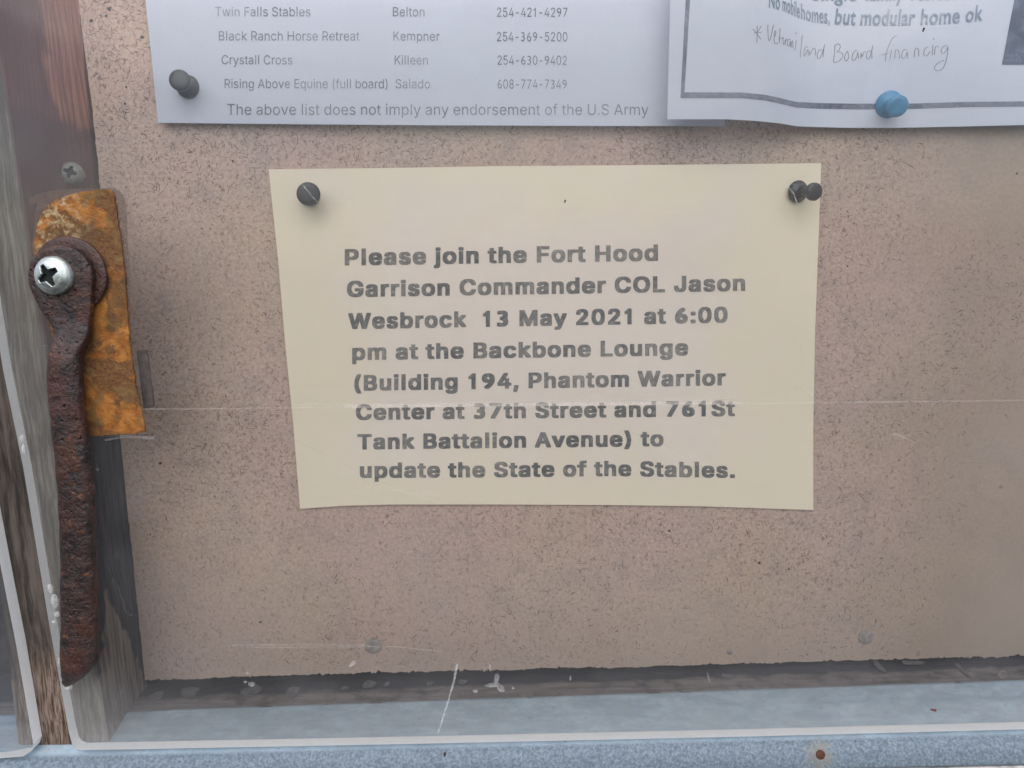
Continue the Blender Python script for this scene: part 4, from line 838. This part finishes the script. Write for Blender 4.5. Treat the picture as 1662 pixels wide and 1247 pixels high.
# cream notice
yf0 = lambda x, z: -.12-.10*sm(-1, -5.5, z)*(.4+.6*sm(0, 9, abs(x-2)))-.09*noise.noise(Vector((x*.16, 0, z*.22)))
cream = Sheet([(436, 275), (620, 273), (800, 270), (1060, 268), (1333, 265)], [(1333, 265), (1328, 400), (1323, 540), (1320, 690), (1320, 828)],
              [(487, 826), (560, 821), (640, 819), (800, 819), (1000, 820), (1140, 822), (1320, 828)], [(436, 275), (452, 430), (463, 560), (476, 690), (487, 826)],
              yf0, 60, 40, MT['cream'], 'paper_notice', 'yellowed cream notice in bold black lettering pinned at its two upper corners')
BD = dict(dx=47, dy=25)
for s, x0, y0, x1, y1, mid in [
    ('Please join the Fort Hood', 559.5, 431, 1068, 423.5, None), ('Garrison Commander COL Jason', 563, 482.5, 1209.5, 472.5, None),
    ('Wesbrock  13 May 2021 at 6:00', 565, 534.5, 1181, 524, None), ('pm at the Backbone Lounge', 571.5, 584.8, 1117, 577, None),
    ('(Building 194, Phantom Warrior', 575, 634.7, 1178, 625.8, None), ('Center at 37th Street and 761St', 577.5, 682, 1193, 675.7, None),
    ('Tank Battalion Avenue) to', 580, 730, 1077, 724.5, None), ('update the State of the Stables.', 584, 776, 1193, 776, None)]:
    if s.startswith('update'): bs = [(584, 776), (800, 775), (1000, 773), (1193, 776)]
    else: bs = [(x0, y0), (x1, y1)]
    text(cream, s, [(0, x0), (1, x1)], bs, 26.5-(y0-431)/345*1.6, MT['ink_bold'], **BD)

# white list of stables
yf1 = lambda x, z: -.18-.33*sm(17.5, 14.5, z)*(.55+.45*sm(-12, -2, x))-.05*noise.noise(Vector((x*.2, 0, z*.2)))
lst = Sheet([(225, -120), (1170, -120)], [(1170, -120), (1175, 100), (1177, 205)], [(256.5, 199.5), (500, 202), (700, 203.5), (950, 204.5), (1177, 205)], [(225, -120), (236, 0), (247, 105), (256.5, 199.5)],
            yf1, 44, 20, MT['white1'], 'paper_list', 'bluish white printed list of stables and phone numbers with one black pin')
LS = dict(mat=MT['ink_list'])
for s, x0, x1, y, cap in [
    ('Twin Falls Stables', 349, 504, 26.4, 15.2), ('Belton', 637.5, 689, 26.6, 15.2), ('254-421-4297', 806.5, 921, 27.4, 15),
    ('Black Ranch Horse Retreat', 355, 583.5, 65.8, 15.2), ('Kempner', 638.5, 713.5, 66.2, 15.2), ('254-369-5200', 806.5, 921, 67, 15),
    ('Crystall Cross', 359.5, 474.5, 104.6, 15), ('Killeen', 640.5, 694.5, 104.8, 15), ('254-630-9402', 807.5, 920, 105.2, 15),
    ('Rising Above Equine (full board)', 364.5, 629, 143.4, 15), ('Salado', 642, 698, 143.6, 15), ('608-774-7349', 807.5, 920, 144, 15),
    ('The above list does not imply any endorsement of the U.S Army', 368.5, 1052.5, 186.6, 17.8)]:
    text(lst, s, [(0, x0), (1, x1)], [(x0, y), (x1, y+.3)], cap, MT['ink_list'], dx=2, dy=2)

# white flyer: its left part bows forward, the right part is pinned flat
def yf2(x, z):
    h = .52+1.15*sm(12.6, 9.2, x)+.22*sm(17, 24, x)+.05*noise.noise(Vector((x*.3, 0, z*.2)))
    return -h
fly = Sheet([(1092, -120), (1300, -120), (1720, -120)], [(1720, -120), (1722, 202)],
            [(1083, 193.8), (1178, 193.8), (1226, 196.4), (1263, 200), (1295, 205.4), (1368, 207.6), (1458, 207.6), (1567, 205.4), (1662, 203), (1722, 202)], [(1092, -120), (1088, 0), (1083, 193.8)],
            yf2, 120, 16, MT['white2'], 'paper_flyer', 'white flyer with navy border and handwriting bowed forward at its left side')
def band(sheet, pa, pb, mat, name, step=4):
    """printed band between two measured edges"""
    L = max(1, int(max(abs(pa[-1][0]-pa[0][0]), abs(pa[-1][1]-pa[0][1]))/step)); V, F = [], []
    def along(p, t):
        d = [0]
        for a, b in zip(p, p[1:]): d.append(d[-1]+math.hypot(b[0]-a[0], b[1]-a[1]))
        return lerp(list(zip(d, [q[0] for q in p])), t*d[-1]), lerp(list(zip(d, [q[1] for q in p])), t*d[-1])
    for i in range(L+1):
        t = i/L; a = along(pa, t); b = along(pb, t); V += [sheet.spot(*a), sheet.spot(*b)]
    for i in range(L): F.append([2*i, 2*i+1, 2*i+3, 2*i+2])
    return link(name, V, F, mat, sheet.o)
bt = [(1111, 150), (1205, 150.4), (1241, 154), (1265, 159), (1292, 165.5), (1330, 167.6), (1386, 168.5), (1477, 168.3), (1567, 165.6), (1662, 164.6), (1715, 164)]
bb = [(1104.5, 159.4), (1205, 159.4), (1241, 163), (1265, 168), (1292, 174.6), (1330, 176.6), (1386, 177.5), (1477, 177), (1567, 174), (1662, 173), (1715, 172.5)]
band(fly, [(1113.5, -60), (1113, 0), (1104.5, 159.4)], [(1121, -60), (1120, 0), (1111, 150)], MT['ink_border'], 'printed_border')
band(fly, bt, bb, MT['ink_border'], 'printed_border')
band(fly, [(1657, -60), (1646.4, 0), (1626, 105)], [(1735, -60), (1735, 0), (1735, 105.5)], MT['ink_photo'], 'printed_photo')
class Lift:       # prints lying on the photo patch
    def __init__(s, sh): s.o = sh.o; s.sh = sh
    def spot(s, x, y, l=0): return s.sh.spot(x, y, .02)
flyL = Lift(fly)
text(flyL, '2020', [(0, 1634), (1, 1660)], [(1600, 99.5), (1700, 99.5)], 11, MT['print_pale'], dx=4, dy=4)
BL = dict(font='B', mat=MT['ink_flyer'], dx=22, dy=15)
capB = 515.
text(fly, '*', [(0, 1228), (1, 1239)], [(1228, -2), (1240, 1)], 14, capu=capB, **BL)
bline = [(1246, 12.4), (1266, 16), (1282, 22), (1299, 30.5), (1320, 36), (1343, 38.6), (1370, 40.2), (1396, 41.4), (1440, 41.5), (1484, 41), (1520, 39.6), (1557, 37.6), (1594, 33.4)]
def T2(s, x0, x1, cap=19.5, dy=0, **k): text(fly, s, [(0, x0), (1, x1)], [(a, b+dy) for a, b in bline], cap, capu=capB, **{**BL, **k})
T2('No', 1248, 1266, 19); T2('mobile', 1270, 1298, 19); T2('homes,', 1300, 1347, 19); T2('but', 1354.5, 1388, 20, slant=.12); T2('modular', 1396, 1484, 20, slant=.12)
T2('home', 1494, 1557, 20, slant=.1); T2('ok', 1566.5, 1594, 20, slant=.1)
text(fly, '*', [(0, 1300), (1, 1312)], [(1290, -8), (1322, -6)], 14, capu=capB, **BL)
text(fly, 'Single', [(0, 1318), (1, 1390)], [(1300, 1), (1400, 1.5)], 19, capu=capB, **BL); text(fly, 'family', [(0, 1404), (1, 1466)], [(1400, 1.4), (1470, .8)], 19, capu=capB, **BL)
text(fly, 'residence', [(0, 1479), (1, 1580)], [(1479, .8), (1590, -1.5)], 19, capu=capB, **BL)
def pen(pts, name='handwriting', wd=.042, mat='pen'):
    """one stroke of the ballpoint, smoothed, laid on the flyer"""
    P = pts
    for _ in range(2):
        if len(P) > 2:
            Q = [P[0]]
            for a, b in zip(P, P[1:]): Q += [(a[0]*.75+b[0]*.25, a[1]*.75+b[1]*.25), (a[0]*.25+b[0]*.75, a[1]*.25+b[1]*.75)]
            P = Q+[P[-1]]
    return P
strokes = []
def W_(o, k, lst_):      # strokes measured in an enlargement: origin, scale
    for s in lst_: strokes.append(pen([(o[0]+x/k, o[1]+y/k) for x, y in s]))
W_((1200, 0), 8.31, [
    [(185, 395), (235, 450), (290, 535)], [(298, 350), (262, 410), (235, 450)], [(240, 350), (243, 450), (235, 580)], [(195, 440), (300, 440)],
    [(385, 335), (385, 460), (398, 575), (425, 500), (460, 340)],
    [(470, 510), (490, 470), (495, 420), (478, 415), (470, 480), (468, 560), (490, 598), (525, 580)],
    [(550, 380), (545, 480), (540, 580)], [(530, 520), (580, 518)],
    [(580, 520), (590, 490), (590, 600), (612, 600), (618, 540)], [(618, 610), (628, 520), (640, 545)],
    [(690, 540), (660, 520), (645, 600), (655, 635), (680, 600), (690, 540), (688, 640)], [(700, 640), (706, 560), (722, 545), (722, 650)], [(768, 540), (750, 680)], [(765, 435), (766, 465)],
    [(850, 480), (840, 560), (818, 768), (835, 772)],
    [(925, 640), (895, 620), (872, 700), (868, 770), (895, 740), (925, 650), (930, 765)], [(945, 680), (950, 765), (975, 680), (1010, 640), (1030, 680), (1025, 750)],
    [(1120, 680), (1085, 665), (1050, 720), (1050, 790), (1085, 795), (1120, 720), (1160, 570), (1135, 680), (1128, 775)],
    [(1290, 610), (1285, 700), (1270, 835)], [(1285, 620), (1330, 585), (1370, 620), (1345, 680), (1310, 705), (1365, 700), (1405, 740), (1370, 810), (1310, 845), (1265, 838)],
    [(1455, 690), (1425, 740), (1415, 800), (1440, 830), (1475, 790), (1470, 720), (1455, 690)],
    [(1590, 690), (1560, 680), (1520, 750), (1520, 815), (1560, 815), (1590, 750), (1600, 690), (1605, 790)]])
W_((1380, 0), 5.893, [
    [(100, 560), (105, 490), (112, 560), (130, 490), (150, 500)],
    [(205, 500), (175, 480), (150, 530), (160, 572), (190, 555), (222, 405), (205, 500), (208, 565)],
    [(450, 340), (410, 355), (375, 420), (345, 500), (335, 585)], [(300, 525), (370, 508)],
    [(395, 480), (378, 575)], [(405, 440), (406, 446)], [(425, 560), (432, 480), (445, 475), (465, 480), (472, 560)],
    [(545, 480), (515, 470), (490, 520), (495, 565), (530, 550), (548, 485), (550, 560)], [(612, 550), (618, 465), (645, 460), (655, 480), (655, 540)],
    [(745, 450), (715, 460), (700, 510), (710, 540), (740, 530), (765, 490)], [(790, 430), (785, 530)], [(800, 365), (797, 380)],
    [(805, 525), (812, 450), (830, 440), (845, 455)],
    [(935, 440), (890, 440), (865, 490), (880, 520), (920, 490), (940, 430), (925, 560), (890, 660), (835, 685), (797, 655), (830, 605), (900, 575)]])
for P in strokes:
    V, F = [], []; n = len(P); wd = .6
    for i, (x, y) in enumerate(P):
        a, b = P[max(0, i-1)], P[min(n-1, i+1)]; dx_, dy_ = b[0]-a[0], b[1]-a[1]; L = math.hypot(dx_, dy_) or 1
        k = wd*(.75+.35*abs(dy_)/L)
        V += [fly.spot(x-dy_/L*k, y+dx_/L*k, .012), fly.spot(x+dy_/L*k, y-dx_/L*k, .012)]
    for i in range(n-1): F.append([2*i, 2*i+1, 2*i+3, 2*i+2])
    link('handwriting_stroke', V, F, MT['pen'], fly.o)

# ------------------------------------------------------------------ push pins
def pushpin(bx, by, hx, hy, h, yb, rb, rh, mat, label):
    a = at(bx, by, yb); b = at(hx, hy, yb-h); ax = (b-a); H = ax.length
    root = empty('push_pin', tuple(a)); tag(root, label, 'push pin', 'push pins holding the papers')
    V, F = lathe([(rb*.5, -.04), (rb*.96, 0), (rb, .05), (rb*.93, .12), (rb*.62, .19), (rb*.42, .26)], 36, a, ax); link('collar', V, F, mat, root, True)
    V, F = lathe([(rb*.42, .25), (rb*.36, H*.45), (rh*.55, H*.72)], 28, a, ax); link('grip', V, F, mat, root, True)
    V, F = lathe([(rh*.5, H*.70), (rh*.88, H*.80), (rh, H*.86), (rh*.99, H*.95), (rh*.9, H*.99), (rh*.5, H), (.01, H*1.005)], 36, a, ax); link('head', V, F, mat, root, True)
    V, F = lathe([(.05, 0), (.05, -.5)], 10, a, ax); link('steel_point', V, F, MT['zinc'], root, True)
pushpin(305.5, 141.5, 290.5, 129.5, 1.0, -.36, .44, .385, MT['blackpin'], 'black push pin through the lower left of the white list of stables')
pushpin(502, 317, 500.5, 315, 1.0, -.16, .42, .445, MT['blackpin'], 'black push pin seen end on at the upper left of the cream notice')
pushpin(1294, 311, 1323.5, 311.5, 1.15, -.16, .43, .34, MT['blackpin'], 'tilted black push pin at the upper right of the cream notice')
pushpin(1442, 169.5, 1457.5, 172.5, .95, -.58, .5, .39, MT['bluepin'], 'blue push pin on the lower border of the white flyer')

# ------------------------------------------------------------------ rusty turn latch
YB = YP-.02
latch = empty('turn_latch', tuple(at(98, 446, YB))); tag(latch, 'rusty turn latch with long dark handle on an orange rusted plate', 'latch')
halo = [(60, 330), (46, 335), (47, 322), (70, 312), (120, 306), (180, 305), (194, 310), (203, 325), (206, 360), (212, 470), (212, 560), (150, 560), (80, 520), (52, 400)]
poly(halo, YP-.006, .004, MT['halo'], 'glue_film', latch, sub=10, jit=1.2)
plate = [(60, 366), (66, 350), (75, 336), (90, 324), (110, 317), (134, 312), (160, 308), (180, 308), (184, 318), (189, 345), (196, 395), (203, 455), (207, 520), (213, 580), (221, 630), (229, 668), (235, 702), (215, 704), (180, 706), (142, 708), (120, 640), (98, 575), (84, 545), (66, 470), (54, 400)]
pl = dense(plate, 7, .8)
fr_ = [at(x, y, YB-.09) for x, y in pl]
# front face as a fine grid so that the flaking rust has relief
bm = bmesh.new()
a = [bm.verts.new(p) for p in fr_]; face = bm.faces.new(a); bk = [bm.verts.new(p+Vector((0, .1, 0))) for p in fr_]
n = len(a)
for i in range(n): bm.faces.new([a[(i+1) % n], a[i], bk[i], bk[(i+1) % n]])
bm.faces.new(bk[::-1])
bmesh.ops.recalc_face_normals(bm, faces=bm.faces)
bmesh.ops.triangulate(bm, faces=[q for q in bm.faces if len(q.verts) > 4])
for _ in range(3):
    es = [e for e in bm.edges if e.calc_length() > .28]
    if es: bmesh.ops.subdivide_edges(bm, edges=es, cuts=1); bmesh.ops.triangulate(bm, faces=[q for q in bm.faces if len(q.verts) > 4])
for v in bm.verts:
    if v.co.y < YB-.05: v.co.y -= .018*noise.noise(Vector((v.co.x*1.4, 0, v.co.z*1.4)))+.008*noise.noise(Vector((v.co.x*6, 0, v.co.z*6)))
from_bm('base_plate', bm, MT['plate'], latch)
poly([(221, 570), (238, 569), (250, 661), (233, 665)], YP+TP+.02, .12, MT['block'], 'dark_strip', latch, .02)  # thin dark block behind the pane
# washer
wc = at(112, 447, YB-.22)
V, F = lathe([(1.30, 0), (1.33, .03), (1.33, .10), (1.30, .13), (1.1, .135), (.4, .13)], 72, wc+Vector((0, .12, 0)), (-.05, -1, .03))
V = [v+Vector((noise.noise(v*1.5)*.02, 0, noise.noise(v*1.5+Vector((9, 0, 0)))*.02)) for v in V]
link('washer', V, F, MT['washer'], latch, True)
# handle: swept section through measured left and right edges
LE = [(397.5, 97), (400, 84), (404, 75), (410, 66), (418, 58), (428, 51.5), (440, 48.5), (452, 48), (464, 50), (478, 56), (499, 66), (515, 78), (527, 86), (540, 90), (552, 87.5), (562, 85), (590, 79.5), (612, 78.5), (633, 80), (686, 84), (735, 91), (816, 97), (907, 100.5), (998, 101), (1040, 100.5), (1066, 99), (1073, 100), (1085, 101.5), (1097, 101.5), (1106, 103.5), (1112, 109)]
RE = [(397.5, 101), (400, 115), (404, 125), (410, 133), (418, 141), (428, 147), (440, 151), (452, 152.5), (464, 152), (478, 151), (499, 150.5), (515, 148.5), (527, 147.5), (541, 146.5), (552, 142.5), (562, 137.5), (575, 132), (583, 131), (633, 134.5), (686, 139.5), (735, 146), (816, 153.5), (907, 155), (998, 157.5), (1050, 158.5), (1063, 159), (1072, 157), (1080, 153), (1090, 145), (1097, 138), (1104, 129), (1110, 118), (1112.5, 110)]
ys = sorted(set([y for y, _ in LE]+[y for y, _ in RE]+[397.5+715*i/300 for i in range(301)])); ys = [y for y in ys if y <= 1112.4]
V, F = [], []; NS = 60
YH = YB-.24
for i, y in enumerate(ys):
    l, r = lerp(LE, y), lerp(RE, y)
    bar = sm(515, 600, y); th = .38*(1-bar)+.72*bar
    tip = min(1, (1113-y)/26); th *= .35+.65*math.sqrt(max(0, tip)) if y > 1085 else 1
    th *= min(1, .55+(y-397)/16) if y < 405 else 1
    ex = 5*(1-bar)+2.7*bar
    yc = YH-th/2-.05*bar
    A, B = at(l, y, yc), at(r, y, yc); mid = (A+B)/2; hw = max(.02, (B.x-A.x)/2); tilt = (B.z-A.z)/2
    for k in range(NS):
        a = 2*math.pi*k/NS; c, s_ = math.cos(a), math.sin(a)
        X = math.copysign(abs(c)**(2/ex), c); Z = math.copysign(abs(s_)**(2/ex), s_)
        p = mid+Vector((X*hw, -Z*th/2, X*tilt))
        d = Vector((c, -s_, 0))
        amt = .022*noise.noise(p*1.5)+.006*noise.noise(p*5.5)-.05*max(0, noise.noise(p*3.6+Vector((5, 5, 5)))-.22)-.03*max(0, noise.noise(p*8+Vector((1, 5, 9)))-.2)
        V.append(p+d*amt*(.5+.5*bar+.15))
for i in range(len(ys)-1):
    for k in range(NS): F.append([i*NS+k, i*NS+(k+1) % NS, (i+1)*NS+(k+1) % NS, (i+1)*NS+k])
F.append(list(range(NS))[::-1]); F.append([(len(ys)-1)*NS+k for k in range(NS)])
link('handle', V, F, MT['rust'], latch, True)
sc_ = at(87, 447.5, YH-.42)
phillips([(.665, .0), (.655, .07), (.60, .16), (.48, .25), (.32, .315), (.15, .34), (0, .345)], 120, sc_, (-.12, -1, .04), 'screw', MT['zinc'], latch, .40, .24, 1.28, .42)

# old pin holes in the board and crumbs of wood on the dark rail
for i, (x, y, r_) in enumerate([(148, 34, 3.5), (178, 15, 4), (172, 26, 2.5), (205, 142, 2.6), (203, 168, 2.6), (231, 61, 3), (260, 752, 3.4), (244, 868, 2.4), (1650, 282, 2.6), (331, 921, 1.8), (423, 1010, 3), (1232, 914, 3), (1280, 924, 2.4), (1086, 862, 3), (378, 262, 2.6), (1375, 432, 2), (1500, 590, 2)]):
    q = at(x, y, 0); rr_ = r_*.0245*.8; rd = random.Random(i); V = [(q.x, -.007, q.z)]
    for k in range(9):
        a = 2*math.pi*k/9; j_ = rd.uniform(.6, 1.3); V.append((q.x+rr_*j_*math.cos(a), -.0075, q.z+rr_*j_*math.sin(a)))
    link('pin_hole', V, [[0, 1+k, 1+(k+1) % 9] for k in range(9)], MT['bug'], board)
# ------------------------------------------------------------------ small things
for (x, y, rx, ry, an) in [(255, 1129, 15, 6, -.1), (307, 1124, 19, 9, -.1), (410, 1121, 20, 9, .15), (474, 1124, 13, 10, .9), (600, 1111, 17, 7, -.2), (628, 1111, 6, 4, .4), (698, 1110, 6, 4, 0), (752, 1107, 9, 4, .1), (560, 1117, 8, 3, 0), (1426, 1082, 6, 12, .2), (1562, 1088, 5, 14, 0), (1480, 1076, 24, 4, 0), (1040, 1108, 9, 4, 0), (1180, 1098, 12, 4, 0)]:
    # flakes of old wood lying on the rail, at the height of its top
    yy = -.55; q = at(x, y, yy)
    for _ in range(6):
        zt = -12.97+rise(q.x)+.04; d = ray(x, y); q = CAM+d*((zt-CAM.z)/d.z)
    sx, sy = rx*.024, ry*.05; V, F = [q+Vector((0, 0, .03))], []
    for k in range(9):
        a = 2*math.pi*k/9; j = random.uniform(.7, 1.15); V.append(q+Vector((sx*j*math.cos(a+an), sy*j*math.sin(a+an), .01+.03*random.random())))
    F = [[0, 1+k, 1+(k+1) % 9] for k in range(9)]
    N = len(V); V += [v-Vector((0, 0, .03)) for v in V]; F += [[b+N for b in f][::-1] for f in F]+[[1+k, 1+N+k, 1+N+(k+1) % 9, 1+(k+1) % 9] for k in range(9)]
    link('wood_flake', V, F, MT['flake'], rail)
def insect(px, py, Y, L, Wd, ang, mat, name, label, cat):
    p = at(px, py, Y); V, F = [], []; nr, n = 10, 10; d = Vector((math.sin(ang), 0, math.cos(ang))); s = Vector((d.z, 0, -d.x))
    for i in range(nr+1):
        t = i/nr; r = math.sin(math.pi*(.06+.9*t))**.6*(.8+.25*math.cos(6.3*t*1.2))
        for k in range(n):
            a = 2*math.pi*k/n; V.append(p+d*(t-.5)*L+s*(Wd/2*r*math.cos(a))+Vector((0, -Wd*.35*r*(math.sin(a)+.7), 0)))
    for i in range(nr):
        for k in range(n): F.append([i*n+k, i*n+(k+1) % n, (i+1)*n+(k+1) % n, (i+1)*n+k])
    F.append(list(range(n))); F.append([nr*n+k for k in range(n)])
    tag(link(name, V, F, mat, None, True, tuple(p)), label, cat)
insect(722, 1225, -4.2, .27, .12, .1, MT['bug'], 'beetle', 'tiny black beetle on the blue grey metal sill below the pane', 'beetle')
insect(1515, 1152, YP-.01, .24, .13, 1.8, MT['seed'], 'seed', 'small dark red seed stuck near the bottom of the clear pane', 'seed')
insect(917, 327, YP-.01, .1, .08, .3, MT['rnail'], 'rust_speck', 'tiny reddish brown speck above the words on the cream notice', 'speck')
insect(1498.5, 48.5, YP-.01, .13, .1, .3, MT['bug'], 'black_speck', 'tiny black speck under the word home on the white flyer', 'speck')
rnd = random.Random(5)
GP = ['lower of the pair right of the beetle', 'right of the centre, lowest of three close together', 'halfway between beetle and rusty nail', 'upper of the pair left of the rusty nail', 'lower of the pair left of the rusty nail',
      'just right of the rusty nail, near the pane', 'rightmost of all', 'right of the centre, topmost of three close together', 'right of the centre, leftmost of three close together', 'left of the beetle under the notice edge', 'leftmost of all', 'just above the rusty nail', 'beside the beetle, below its right side']
for i, (x, y) in enumerate([(852, 1227), (915, 1225), (1034, 1208), (1190, 1215), (1227, 1224), (1389, 1203), (1553, 1208), (917, 1204), (891, 1217), (514, 1231), (341, 1236), (1333, 1217), (757, 1240)]):
    insect(x, y, -4.25 if y > 1215 else -4.1, rnd.uniform(.05, .08), .045, rnd.uniform(0, 3), MT['bug'], 'grit_speck', 'tiny black grit on the metal sill '+GP[i], 'grit')
for o in list(bpy.data.objects):
    if '_o' in o: del o['_o']
    if o.get('category') == 'grit': o['group'] = 'specks of grit on the metal sill'
